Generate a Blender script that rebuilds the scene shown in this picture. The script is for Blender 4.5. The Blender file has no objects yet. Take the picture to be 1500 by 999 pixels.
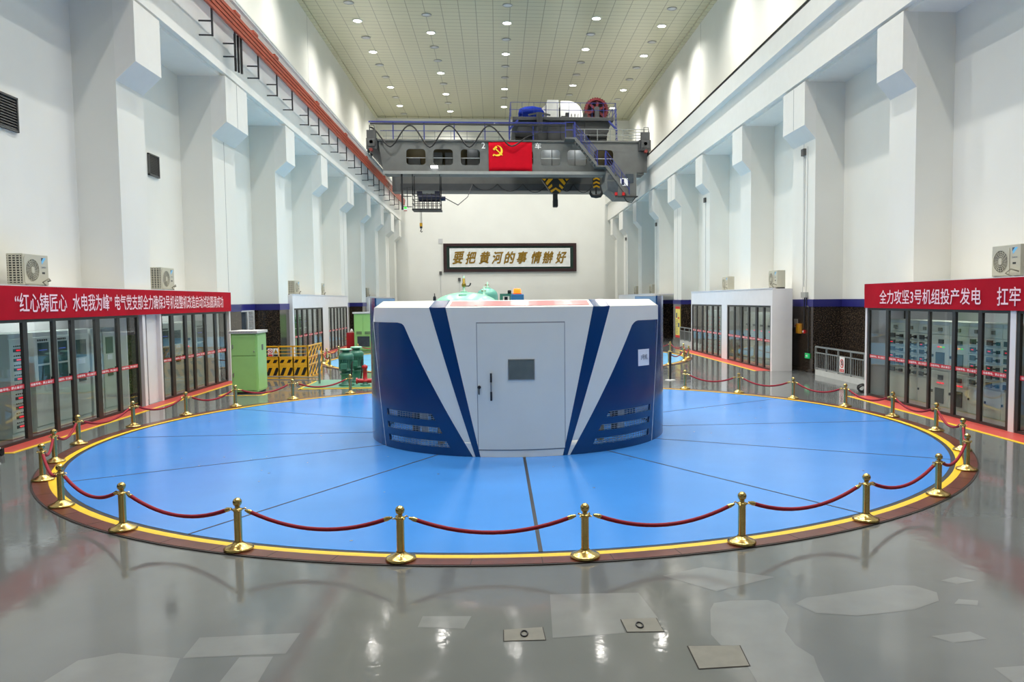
import bpy, bmesh, math, random
from mathutils import Vector, Matrix
from mathutils.geometry import tessellate_polygon
random.seed(7)
S = bpy.context.scene
COL = S.collection
PI = math.pi
rad = math.radians

# ------------------------------------------------------------------ camera, exposure
H = 2.65
pitch, yaw, roll, fpx, ppx, ppy = 0.06223, 0.07977, -0.00888, 1151.9, 820.8, 511.4
F = Vector((math.sin(yaw)*math.cos(pitch), math.cos(yaw)*math.cos(pitch), -math.sin(pitch)))
R0 = Vector((math.cos(yaw), -math.sin(yaw), 0)); U0 = R0.cross(F)
R1 = R0*math.cos(roll) + U0*math.sin(roll); U1 = -R0*math.sin(roll) + U0*math.cos(roll)
cam_data = bpy.data.cameras.new('camera'); cam = bpy.data.objects.new('camera', cam_data); COL.objects.link(cam)
cam.matrix_world = Matrix(((R1.x, U1.x, -F.x, 0), (R1.y, U1.y, -F.y, 0), (R1.z, U1.z, -F.z, H), (0, 0, 0, 1)))
cam_data.sensor_width = 36; cam_data.lens = fpx/1500*36
cam_data.shift_x = -(ppx-750)/1500; cam_data.shift_y = (ppy-499.5)/1500
cam_data.clip_end = 300
S.camera = cam
vs = S.view_settings
vs.view_transform = 'Standard'; vs.look = 'None'; vs.gamma = 1; vs.use_curve_mapping = False
vs.exposure = -.92
world = bpy.data.worlds.new('world'); S.world = world; world.use_nodes = True
world.node_tree.nodes['Background'].inputs[0].default_value = (0.8, 0.85, 0.9, 1)
world.node_tree.nodes['Background'].inputs[1].default_value = 0.3
S.cycles.use_denoising = True
S.cycles.sample_clamp_indirect = 5
S.cycles.max_bounces = 10; S.cycles.diffuse_bounces = 6; S.cycles.transparent_max_bounces = 24
LAMP_W, LAMP_COL, SPOT_DEG = 4300, (1.0, 0.968, 0.915), 140
CEIL_Z = 19.7
FILL_W = 44

# ------------------------------------------------------------------ materials
def lin(c):
    return tuple((x/255/12.92 if x/255 <= .04045 else ((x/255+.055)/1.055)**2.4) for x in c)
def mat(name, c, rough=.5, metal=0, var=.06, scale=3, bump=0, spec=.5, emit=0, bscale=None):
    m = bpy.data.materials.new(name); m.use_nodes = True
    nt = m.node_tree; b = nt.nodes['Principled BSDF']
    c = lin(c)
    tc = nt.nodes.new('ShaderNodeTexCoord')
    n = nt.nodes.new('ShaderNodeTexNoise'); n.inputs['Scale'].default_value = scale; n.inputs['Detail'].default_value = 4
    nt.links.new(tc.outputs['Object'], n.inputs['Vector'])
    r = nt.nodes.new('ShaderNodeValToRGB')
    r.color_ramp.elements[0].position = .3; r.color_ramp.elements[1].position = .7
    r.color_ramp.elements[0].color = tuple(x*(1-var) for x in c)+(1,)
    r.color_ramp.elements[1].color = tuple(min(1, x*(1+var)) for x in c)+(1,)
    nt.links.new(n.outputs[0], r.inputs[0]); nt.links.new(r.outputs[0], b.inputs['Base Color'])
    b.inputs['Roughness'].default_value = rough; b.inputs['Metallic'].default_value = metal
    b.inputs['Specular IOR Level'].default_value = spec
    if bump:
        bp = nt.nodes.new('ShaderNodeBump'); bp.inputs['Strength'].default_value = bump; bp.inputs['Distance'].default_value = .02
        if bscale:
            n2 = nt.nodes.new('ShaderNodeTexNoise'); n2.inputs['Scale'].default_value = bscale
            nt.links.new(tc.outputs['Object'], n2.inputs['Vector']); nt.links.new(n2.outputs[0], bp.inputs['Height'])
        else: nt.links.new(n.outputs[0], bp.inputs['Height'])
        nt.links.new(bp.outputs[0], b.inputs['Normal'])
    if emit:
        b.inputs['Emission Color'].default_value = c+(1,); b.inputs['Emission Strength'].default_value = emit
    return m
M = {}
def mk(k, *a, **kw): M[k] = mat(k, *a, **kw)
mk('white_wall', (229, 229, 222), .6, var=.02, scale=.6)
mk('white_corbel', (233, 232, 226), .6, var=.015)
mk('enclosure_white', (226, 224, 226), .5, var=.02)
mk('pale_trim', (200, 202, 200), .5)
mk('navy_band', (38, 38, 112), .35)
mk('floor_patch', (118, 121, 121), .12, var=.05, scale=4)
mk('hatch', (104, 103, 94), .45, var=.12, scale=8)
mk('hatch_gap', (28, 26, 22), .8)
mk('blue_floor', (66, 138, 218), .2, var=.06, scale=.7, bump=.02)
mk('cyan_floor', (120, 190, 238), .2, var=.03, scale=.7)
mk('joint', (38, 42, 48), .6)
mk('kerb_brown', (98, 50, 40), .28, var=.22, scale=5)
mk('kerb_edge', (44, 36, 34), .5)
mk('yellow_paint', (238, 196, 40), .4, var=.06, scale=9)
mk('red_floor', (186, 70, 62), .42, var=.06, scale=6)
mk('brass', (204, 178, 112), .22, 1, var=.08, scale=20)
mk('rope', (138, 6, 34), .75, var=.2, scale=60)
mk('white_gloss', (238, 239, 230), .28, var=.015)
mk('blue_gloss', (16, 62, 112), .16, var=.03)
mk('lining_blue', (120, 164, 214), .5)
mk('door_white', (234, 236, 227), .3, var=.012)
mk('seam', (146, 148, 148), .6)
mk('steel', (176, 178, 180), .3, 1)
mk('dark_steel', (70, 70, 72), .4, .8)
mk('window_film', (112, 124, 122), .25, .3, var=.1, scale=6)
mk('smoked', (62, 70, 78), .12, var=.2, scale=5)
mk('paper', (238, 240, 244), .7)
mk('ink', (70, 84, 110), .7)
mk('black', (22, 22, 24), .5)
mk('rubber', (30, 30, 30), .75)
mk('sign_red_glare', (238, 150, 150), .22, var=.1, scale=2)  # red plaque, with the ceiling's reflection put into its pink colour
mk('machine_gold', (190, 150, 84), .4, .3, var=.2)
mk('red_banner', (172, 10, 34), .75, var=.1, scale=1.4, bump=.5, bscale=2.2, spec=.15)
mk('pink_letter', (255, 214, 222), .6)
mk('warn_red', (190, 26, 44), .5)
mk('white_letter', (250, 250, 250), .6)
mk('alu_dark', (66, 64, 62), .4, .5)
mk('cabinet_beige', (196, 196, 184), .42, var=.03)
mk('cabinet_white', (200, 206, 202), .4, var=.03)
mk('cabinet_dark', (52, 54, 56), .35)
mk('cabinet_glass', (62, 84, 88), .12, var=.15)
mk('led_red', (255, 20, 50), .4, emit=2.2)
mk('led_green', (70, 220, 70), .4, emit=1.2)
mk('led_yellow', (255, 190, 40), .4, emit=1.2)
mk('led_blue', (70, 90, 230), .4, emit=1.0)
mk('ac_case', (186, 184, 168), .45, var=.03)
mk('ac_grille', (120, 118, 104), .5)
mk('logo_blue', (110, 190, 235), .4)
mk('light_green', (146, 196, 120), .35, var=.03)
mk('cap_grey', (196, 196, 196), .45)
mk('safety_yellow', (226, 168, 24), .4, var=.06)
mk('motor_green', (66, 122, 104), .34, var=.08, scale=8)
mk('motor_green_pale', (150, 204, 178), .35)
mk('plinth_green', (92, 146, 122), .35)
mk('crane_flange_lit', (150, 152, 150), .5)  # girder grey made paler to carry the light on the flange
mk('tank_green', (140, 206, 178), .22, var=.04)
mk('tank_teal', (96, 168, 152), .25, var=.05)
mk('valve_red', (170, 24, 34), .35)
mk('valve_brass', (150, 128, 50), .35, .6)
mk('beacon_blue', (60, 140, 220), .4)
mk('beacon_lamp', (255, 120, 30), .3, emit=3.5)
mk('crane_grey', (100, 102, 101), .5, var=.1, scale=1.5)
mk('crane_dark', (62, 64, 66), .5, var=.12, scale=2)
mk('crane_black', (34, 35, 37), .5)
mk('rail_blue', (42, 54, 134), .45)
mk('flag_red', (190, 12, 34), .8, var=.05, spec=.1)
mk('flag_gold', (250, 206, 50), .6)
mk('tarp_blue', (12, 34, 116), .9, bump=.5, scale=4, spec=.1)
mk('drum_white', (232, 234, 232), .4)
mk('gear_red', (84, 8, 18), .45)
mk('buff_red', (120, 40, 36), .5)
mk('hoist_blue', (20, 26, 58), .4)
mk('copper_orange', (164, 66, 42), .45, var=.12, scale=2)
mk('lamp_on', (255, 250, 240), .4, emit=30)
mk('fill_glow', (250, 252, 248), .4, emit=4)  # glow of the lamps added in the enclosures and the girder
mk('lamp_off', (150, 150, 148), .3, .4)
mk('flood_on', (255, 255, 255), .4, emit=12)
mk('frame_wood', (52, 30, 30), .4, var=.5, scale=30)
mk('frame_green', (16, 46, 36), .5)
mk('frame_panel', (224, 226, 222), .5)
mk('gold_letter', (150, 116, 36), .4, .4)
mk('railing_grey', (150, 154, 154), .4, .4)
mk('sign_white', (240, 240, 240), .5)
mk('sign_red', (206, 30, 34), .5)
mk('exit_green', (30, 170, 96), .4, emit=.8)
mk('poster_yellow', (236, 220, 110), .5)
mk('orange_box', (214, 150, 48), .5)
mk('grey_box', (170, 172, 168), .5)
mk('brown_interior', (96, 84, 52), .6)
mk('hose_black', (24, 24, 26), .6)
mk('louvre', (92, 92, 90), .5, .3)

def special():
    # polished grey epoxy floor
    m = mat('epoxy_floor', (100, 103, 103), .11, var=.1, scale=.55); nt = m.node_tree; b = nt.nodes['Principled BSDF']
    tc = [n for n in nt.nodes if n.type == 'TEX_COORD'][0]
    n = nt.nodes.new('ShaderNodeTexNoise'); n.inputs['Scale'].default_value = 2.6; n.inputs['Detail'].default_value = 5
    nt.links.new(tc.outputs['Object'], n.inputs['Vector'])
    mr = nt.nodes.new('ShaderNodeMapRange'); mr.inputs[1].default_value = .3; mr.inputs[2].default_value = .7
    mr.inputs[3].default_value = .035; mr.inputs[4].default_value = .12
    nt.links.new(n.outputs[0], mr.inputs[0]); nt.links.new(mr.outputs[0], b.inputs['Roughness'])
    bp = nt.nodes.new('ShaderNodeBump'); bp.inputs['Strength'].default_value = .09; bp.inputs['Distance'].default_value = .02
    n3 = nt.nodes.new('ShaderNodeTexNoise'); n3.inputs['Scale'].default_value = 11; n3.inputs['Detail'].default_value = 3; n3.inputs['Distortion'].default_value = .6
    nt.links.new(tc.outputs['Object'], n3.inputs['Vector'])
    ad = nt.nodes.new('ShaderNodeMath'); ad.operation = 'MULTIPLY_ADD'; ad.inputs[1].default_value = .22
    nt.links.new(n3.outputs[0], ad.inputs[0]); nt.links.new(n.outputs[0], ad.inputs[2])
    nt.links.new(ad.outputs[0], bp.inputs['Height']); nt.links.new(bp.outputs[0], b.inputs['Normal'])
    b.inputs['Specular IOR Level'].default_value = .6
    M['epoxy'] = m
    # suspended ceiling of enamelled panels
    m = mat('ceiling_panel', (180, 177, 150), .3, var=.04, scale=.25); nt = m.node_tree; b = nt.nodes['Principled BSDF']
    tc = [n for n in nt.nodes if n.type == 'TEX_COORD'][0]; old = b.inputs['Base Color'].links[0].from_socket
    br = nt.nodes.new('ShaderNodeTexBrick'); br.offset = 0; br.inputs['Scale'].default_value = 1
    br.inputs['Mortar Size'].default_value = .022; br.inputs['Mortar Smooth'].default_value = 0
    br.inputs['Brick Width'].default_value = 1.0; br.inputs['Row Height'].default_value = .6
    br.inputs['Mortar'].default_value = (.2, .19, .13, 1)
    nt.links.new(tc.outputs['Object'], br.inputs['Vector'])
    nt.links.new(old, br.inputs['Color1']); nt.links.new(old, br.inputs['Color2'])
    nt.links.new(br.outputs['Color'], b.inputs['Base Color'])
    M['ceiling'] = m
    # black granite with brown flecks
    m = mat('granite', (40, 36, 34), .12, var=.1); nt = m.node_tree; b = nt.nodes['Principled BSDF']
    tc = [n for n in nt.nodes if n.type == 'TEX_COORD'][0]
    n = nt.nodes.new('ShaderNodeTexNoise'); n.inputs['Scale'].default_value = 26; n.inputs['Detail'].default_value = 3
    nt.links.new(tc.outputs['Object'], n.inputs['Vector'])
    r = nt.nodes.new('ShaderNodeValToRGB'); e = r.color_ramp.elements
    e[0].position = .5; e[0].color = lin((34, 30, 28))+(1,); e[1].position = .72; e[1].color = lin((110, 92, 74))+(1,)
    nt.links.new(n.outputs[0], r.inputs[0]); nt.links.new(r.outputs[0], b.inputs['Base Color'])
    M['granite'] = m
    # clear glazing
    m = bpy.data.materials.new('glazing'); m.use_nodes = True; nt = m.node_tree; nt.nodes.clear()
    o = nt.nodes.new('ShaderNodeOutputMaterial'); mx = nt.nodes.new('ShaderNodeMixShader')
    t = nt.nodes.new('ShaderNodeBsdfTransparent'); t.inputs[0].default_value = (.9, .94, .93, 1)
    g = nt.nodes.new('ShaderNodeBsdfGlossy'); g.inputs['Roughness'].default_value = .01
    lw = nt.nodes.new('ShaderNodeLayerWeight'); pw = nt.nodes.new('ShaderNodeMath'); pw.operation = 'POWER'; pw.inputs[1].default_value = 5
    ml = nt.nodes.new('ShaderNodeMath'); ml.operation = 'MULTIPLY_ADD'; ml.inputs[1].default_value = .9; ml.inputs[2].default_value = .045
    nt.links.new(lw.outputs['Facing'], pw.inputs[0]); nt.links.new(pw.outputs[0], ml.inputs[0]); nt.links.new(ml.outputs[0], mx.inputs[0]); nt.links.new(t.outputs[0], mx.inputs[1]); nt.links.new(g.outputs[0], mx.inputs[2])
    nt.links.new(mx.outputs[0], o.inputs[0]); M['glass'] = m
special()

# ------------------------------------------------------------------ mesh building
_txt = {}
def text_mesh(s, shear=0, bold=0):
    k = (s, shear, bold)
    if k not in _txt:
        c = bpy.data.curves.new('t', 'FONT'); c.body = s; c.shear = shear; c.offset = bold; c.resolution_u = 3
        o = bpy.data.objects.new('t', c); COL.objects.link(o); bpy.context.view_layer.update()
        m = bpy.data.meshes.new_from_object(o.evaluated_get(bpy.context.evaluated_depsgraph_get()))
        V = [(v.co.x, v.co.y) for v in m.vertices]; Fc = [list(p.vertices) for p in m.polygons]
        bpy.data.objects.remove(o); bpy.data.curves.remove(c); bpy.data.meshes.remove(m)
        _txt[k] = (V, Fc)
    return _txt[k]

class MB:
    def __init__(s): s.v = []; s.f = []; s.m = []; s.s = []
    def add(s, V, Fc, mi=0, sm=False):
        n = len(s.v); s.v += [tuple(x) for x in V]
        for f in Fc: s.f.append([i+n for i in f]); s.m.append(mi); s.s.append(sm)
        return s
    def box(s, x0, x1, y0, y1, z0, z1, mi=0):
        V = [(x, y, z) for z in (z0, z1) for y in (y0, y1) for x in (x0, x1)]
        return s.add(V, [(0, 2, 3, 1), (4, 5, 7, 6), (0, 1, 5, 4), (2, 6, 7, 3), (0, 4, 6, 2), (1, 3, 7, 5)], mi)
    def bar(s, p, q, w, h=None, mi=0, up=(0, 0, 1)):
        h = h or w; p, q = Vector(p), Vector(q); d = (q-p).normalized(); up = Vector(up)
        if abs(d.dot(up)) > .99: up = Vector((0, 1, 0))
        a = d.cross(up).normalized()*w/2; b = d.cross(a).normalized()*h/2
        V = [c+sa*a+sb*b for c in (p, q) for sb in (-1, 1) for sa in (-1, 1)]
        return s.add(V, [(0, 2, 3, 1), (4, 5, 7, 6), (0, 1, 5, 4), (2, 6, 7, 3), (0, 4, 6, 2), (1, 3, 7, 5)], mi)
    def tube(s, path, r, seg=8, mi=0, sm=True):
        P = [Vector(p) for p in path]; V = []; n = len(P); pr = None
        for i, p in enumerate(P):
            d = (P[min(i+1, n-1)]-P[max(i-1, 0)]).normalized()
            if pr is None:
                pr = d.cross(Vector((0, 0, 1)) if abs(d.z) < .9 else Vector((1, 0, 0))).normalized()
            else: pr = (pr-d*pr.dot(d)).normalized()
            q = d.cross(pr); rr = r[i] if isinstance(r, (list, tuple)) else r
            V += [p+(pr*math.cos(2*PI*k/seg)+q*math.sin(2*PI*k/seg))*rr for k in range(seg)]
        Fc = [(i*seg+k, i*seg+(k+1) % seg, (i+1)*seg+(k+1) % seg, (i+1)*seg+k) for i in range(n-1) for k in range(seg)]
        s.add(V, Fc, mi, sm)
        s.add([V[k] for k in range(seg)], [list(range(seg))[::-1]], mi); s.add([V[(n-1)*seg+k] for k in range(seg)], [list(range(seg))], mi)
        return s
    def cyl(s, p, q, r, r2=None, seg=16, mi=0): return s.tube([p, q], [r, r if r2 is None else r2], seg, mi)
    def lathe(s, prof, c=(0, 0, 0), seg=20, mi=0, ax='z'):
        V = []; n = len(prof)
        for r, z in prof:
            for k in range(seg):
                a = 2*PI*k/seg; x, y = max(r, 1e-4)*math.cos(a), max(r, 1e-4)*math.sin(a)
                p = (x, y, z) if ax == 'z' else ((x, z, y) if ax == 'y' else (z, x, y))
                V.append((p[0]+c[0], p[1]+c[1], p[2]+c[2]))
        return s.add(V, [(i*seg+k, i*seg+(k+1) % seg, (i+1)*seg+(k+1) % seg, (i+1)*seg+k) for i in range(n-1) for k in range(seg)], mi, True)
    def ball(s, c, r, seg=14, rings=8, mi=0, sq=1):
        return s.lathe([(r*math.sin(PI*i/rings), -r*sq*math.cos(PI*i/rings)) for i in range(rings+1)], c, seg, mi)
    def poly(s, loops, o, ux, uy, dep=None, mi=0):
        """flat polygon with holes laid out at o+u*ux+v*uy; dep = extrusion vector"""
        o, ux, uy = Vector(o), Vector(ux), Vector(uy)
        T = tessellate_polygon([[Vector((a, b, 0)) for a, b in L] for L in loops])
        P = [o+ux*a+uy*b for L in loops for a, b in L]
        s.add(P, T, mi)
        if dep is not None:
            d = Vector(dep); s.add([p+d for p in P], [t[::-1] for t in T], mi); k = 0
            for L in loops:
                n = len(L); Q = P[k:k+n]; k += n
                s.add(Q+[q+d for q in Q], [(i, (i+1) % n, n+(i+1) % n, n+i) for i in range(n)], mi)
        return s
    def text(s, t, o, ux, uy, w=None, h=None, mi=0, shear=0, bold=0, center=False):
        V, Fc = text_mesh(t, shear, bold)
        if not V: return s
        x0, x1 = min(v[0] for v in V), max(v[0] for v in V); y0, y1 = min(v[1] for v in V), max(v[1] for v in V)
        sx = w/(x1-x0) if w else None; sy = h/(y1-y0) if h else sx
        sx = sx or sy
        o, ux, uy = Vector(o), Vector(ux), Vector(uy); ox = (x0+x1)/2 if center else x0; oy = (y0+y1)/2 if center else y0
        return s.add([o+ux*((a-ox)*sx)+uy*((b-oy)*sy) for a, b in V], Fc, mi)

def wloc(o):
    v = Vector((0, 0, 0))
    while o is not None: v += o.location; o = o.parent
    return v
def build(mb, name, mats, parent=None, loc=None, bevel=0, fix=True):
    me = bpy.data.meshes.new(name); off = wloc(parent) if parent else Vector(loc or (0, 0, 0))
    me.from_pydata([tuple(Vector(v)-off) for v in mb.v], [], mb.f)
    for m in (mats if isinstance(mats, (list, tuple)) else [mats]): me.materials.append(M[m] if isinstance(m, str) else m)
    me.polygons.foreach_set('material_index', mb.m); me.polygons.foreach_set('use_smooth', mb.s)
    if fix:
        b = bmesh.new(); b.from_mesh(me); bmesh.ops.recalc_face_normals(b, faces=b.faces); b.to_mesh(me); b.free()
    me.update()
    o = bpy.data.objects.new(name, me); COL.objects.link(o)
    if parent: o.parent = parent
    elif loc: o.location = loc
    if bevel:
        mo = o.modifiers.new('bevel', 'BEVEL'); mo.width = bevel; mo.segments = 2; mo.limit_method = 'ANGLE'; mo.angle_limit = rad(50)
    return o
def tag(o, label, cat, group=None, kind=None):
    if label: o['label'] = label
    if cat: o['category'] = cat
    if group: o['group'] = group
    if kind: o['kind'] = kind
    return o
def thing(name, label, cat, loc=(0, 0, 0), group=None):
    o = bpy.data.objects.new(name, None); COL.objects.link(o); o.location = loc; o.empty_display_size = .1
    return tag(o, label, cat, group)
def struct(mb, name, mats, **k):
    o = build(mb, name, mats, **k); o['kind'] = 'structure'; return o
def copy_tree(o, parent=None):
    c = o.copy(); COL.objects.link(c); c.parent = parent
    for ch in list(o.children): copy_tree(ch, c)
    return c
ORD = 'zeroth first second third fourth fifth sixth seventh eighth ninth tenth eleventh twelfth thirteenth fourteenth fifteenth'.split()
def circ(cx, cy, r, n=24, a0=0, a1=360):
    return [(cx+r*math.cos(rad(a0+(a1-a0)*i/n)), cy+r*math.sin(rad(a0+(a1-a0)*i/n))) for i in range(n+(0 if a1-a0 == 360 else 1))]
def rrect(x0, x1, y0, y1, r, n=4):
    P = []
    for cx, cy, a in ((x1-r, y1-r, 0), (x0+r, y1-r, 90), (x0+r, y0+r, 180), (x1-r, y0+r, 270)):
        P += [(cx+r*math.cos(rad(a+90*i/n)), cy+r*math.sin(rad(a+90*i/n))) for i in range(n+1)]
    return P

# ------------------------------------------------------------------ the hall
Y0, Y1 = -14, 75
DX, DY = .4235, 16.073                       # centre of the blue disc
XL, XR = -9.28, 11.07                        # pillar faces
RL, RR = -10.3, 12.1                         # recessed wall faces
UL, UR = -10.96, 12.72                       # upper wall faces
FL, FR = -8.5, 10.4                         # runway flange faces
SOF = 10.08
b = MB(); b.box(-13, 15, Y0, Y1+.5, -.3, 0); struct(b, 'floor', 'epoxy')
b = MB(); b.box(UL-.6, UR+.6, Y0, Y1+.5, CEIL_Z, CEIL_Z+.3); struct(b, 'ceiling', 'ceiling')
b = MB(); b.box(-13, 15, Y1, Y1+.5, 0, CEIL_Z); struct(b, 'wall_back', 'white_wall')
b = MB(); b.box(-13, 15, Y0-.5, Y0, 0, CEIL_Z); struct(b, 'wall_front', 'white_wall')
b = MB(); b.box(RL-.6, RL, Y0, Y1, 0, SOF+.1); b.box(UL-.6, UL, Y0, Y1, SOF+.1, CEIL_Z); struct(b, 'wall_left', 'white_wall')
b = MB(); b.box(RR, RR+.6, Y0, Y1, 0, SOF+.1); b.box(UR, UR+.6, Y0, Y1, SOF+.1, CEIL_Z); struct(b, 'wall_right', 'white_wall')
# cornice between wall and ceiling
b = MB(); b.box(UL, UL+.28, Y0, Y1, CEIL_Z-.12, CEIL_Z-.001); struct(b, 'trim_1', 'ceiling')
b = MB(); b.box(UR-.28, UR, Y0, Y1, CEIL_Z-.12, CEIL_Z-.001); struct(b, 'trim_2', 'ceiling')
b = MB(); b.box(UL+.28, UR-.28, Y1-.4, Y1, CEIL_Z-.12, CEIL_Z-.001); struct(b, 'trim_3', 'ceiling')
# crane runway beams: web with a wider top flange and a rebated soffit
def runway(side, web, flange, back, up, zf=11.66):
    d = 1 if side == 'right' else -1
    b = MB()
    prof = [(web+.16*d, SOF), (web+.16*d, SOF+.1), (web, SOF+.1), (web, zf-.04), (flange, zf), (flange, 12.4), (up, 12.4), (up, SOF+.1), (back, SOF+.1), (back, SOF)]
    b.poly([prof], (0, Y0, 0), (1, 0, 0), (0, 0, 1), (0, Y1-Y0, 0)); struct(b, 'trim_beam_'+side, 'white_corbel')
runway('left', -8.8, FL, RL, UL, 12.02); runway('right', 10.64, FR, RR, UR)
# pillars with corbels (y0, y1, joint down the middle)
PR = [(6.4, 8.0, 0), (13.4, 14.9, 0), (20.21, 21.63, 0), (26.8, 28.86, 1), (33.75, 35.2, 0), (40.4, 41.8, 0), (46.7, 48.7, 1), (53.2, 54.75, 0), (59.7, 61.2, 0), (66.2, 68.2, 1), (72, 73.4, 0)]
PL = [(6.4, 8.0, 0), (13.5, 15.0, 0), (20.54, 22.05, 0), (27.1, 29.35, 1), (34.5, 35.95, 0), (41.2, 42.7, 0), (48.2, 50.3, 1), (55.3, 56.9, 0), (61.8, 63.3, 0), (67.6, 69.5, 1), (73.2, 74.6, 0)]
for side, P, xf, xr, xc in (('left', PL, XL, RL, -8.79), ('right', PR, XR, RR, 10.67)):
    d = 1 if side == 'left' else -1
    for y0, y1, j in P:
        b = MB(); b.box(*sorted((xf, xr)), y0, y1, 0, SOF+.05)
        if j:
            ym = (y0+y1)/2; b.box(*sorted((xf, xf+.004*d)), ym-.012, ym+.012, 2.6, 8.16, 1)
        struct(b, 'pillar', ['white_wall', 'seam'])
        b = MB()
        prof = [(xf, 8.16), (xc, 8.62), (xc, SOF+.02), (xf, SOF+.02)]
        b.poly([prof], (0, y0+.002, 0), (1, 0, 0), (0, 0, 1), (0, y1-y0-.004, 0))
        if j: b.box(*sorted((xc, xc+.004*d)), ym-.012, ym+.012, 8.63, SOF, 1)
        struct(b, 'corbel', ['white_corbel', 'seam'])
    # granite dado, skirting and navy band, wrapped round the pillars
    g, n, k = MB(), MB(), MB(); prev = Y0+.02
    for y0, y1, j in P+[(Y1, Y1, 0)]:
        for mb, t, za, zb in ((g, .03, 0, 2.34), (n, .05, 2.34, 2.6), (k, .06, 0, .13)):
            mb.box(*sorted((xr, xr+t*d)), prev+t, y0-t, za, zb)
            if y1 > y0:
                mb.box(*sorted((xf, xf+t*d)), y0-t, y1+t, za, zb)
                mb.box(*sorted((xr, xf)), y0-t, y0, za, zb); mb.box(*sorted((xr, xf)), y1, y1+t, za, zb)
        prev = y1
    struct(g, 'wall_'+side+'_dado', 'granite'); struct(n, 'trim_band_'+side, 'navy_band'); struct(k, 'baseboard_'+side, 'granite')
# expansion joints in the upper walls
b = MB()
for y in (27.9, 48.6, 69): b.box(UL, UL+.004, y, y+.03, 12.4, CEIL_Z-.1); b.box(UR-.004, UR, y, y+.03, 12.4, CEIL_Z-.1)
struct(b, 'trim_4', 'seam')

# ------------------------------------------------------------------ floor discs
def ring(mb, cx, cy, r0, r1, z, mi=0, n=144, zb=0):
    V = []
    for i in range(n):
        a = 2*PI*i/n
        for r, zz in ((r0, z), (r1, z), (r1, zb)): V.append((cx+r*math.cos(a), cy+r*math.sin(a), zz))
    Fc = []
    for i in range(n):
        j = (i+1) % n
        Fc += [(3*i, 3*i+1, 3*j+1, 3*j), (3*i+1, 3*i+2, 3*j+2, 3*j+1)]
    mb.add(V, Fc, mi)
def disc(cx, cy, m, k):
    b = MB(); ring(b, cx, cy, 0.01, 7.955, .012); struct(b, 'floor_disc', m, fix=False)
    b = MB(); ring(b, cx, cy, 7.955, 8.03, .008); struct(b, 'trim_disc_gap', 'joint', fix=False)
    b = MB(); ring(b, cx, cy, 8.03, 8.135, .014); struct(b, 'trim_disc_line', 'yellow_paint', fix=False)
    b = MB(); ring(b, cx, cy, 8.135, 8.335, .016); ring(b, cx, cy, 8.335, 8.36, .012, 1)
    for i in range(72):
        a = 2*PI*i/72; c, s_ = math.cos(a), math.sin(a)
        b.bar((cx+8.14*c, cy+8.14*s_, .016), (cx+8.33*c, cy+8.33*s_, .016), .008, .002, 1)
    struct(b, 'trim_disc_kerb', ['kerb_brown', 'kerb_edge'], fix=False)
    b = MB()
    for i in range(12):
        a = rad(30*i); c, s_ = math.cos(a), math.sin(a)
        b.bar((cx+2.9*c, cy+2.9*s_, .0125), (cx+7.96*c, cy+7.96*s_, .0125), .045 if i == 9 else .028, .004)
    struct(b, 'trim_disc_joints', 'joint')
disc(DX, DY, 'blue_floor', 1); disc(.5, 36.3, 'cyan_floor', 2); disc(.55, 56.5, 'cyan_floor', 3)
# bolts and scuffs in the blue plates
b = MB()
for i in range(46):
    a = random.uniform(0, 2*PI); r = random.uniform(3.2, 7.7); x, y = DX+r*math.cos(a), DY+r*math.sin(a)
    b.cyl((x, y, .012), (x, y, .0145), random.choice((.012, .018)), seg=8)
struct(b, 'trim_disc_bolts', 'steel')

# red walkway strips with yellow edges along the glazing
def strip(x0, x1, xe, y0, y1, end=None):
    b = MB(); b.box(*sorted((x0, x1)), y0, y1, 0, .006); b.box(*sorted((x1, xe)), y0, y1, 0, .008, 1)
    if end == 'near': b.box(*sorted((x0, xe)), y0-.08, y0, 0, .008, 1)
    struct(b, 'trim_walkway', ['red_floor', 'yellow_paint'])
strip(-9.12, -8.73, -8.65, 14.74, 27.5, 'near'); strip(-9.12, -8.73, -8.65, 36.1, 49)
strip(9.97, 9.43, 9.35, 8, 20.35); strip(9.97, 9.43, 9.35, 28.0, 40)
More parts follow.
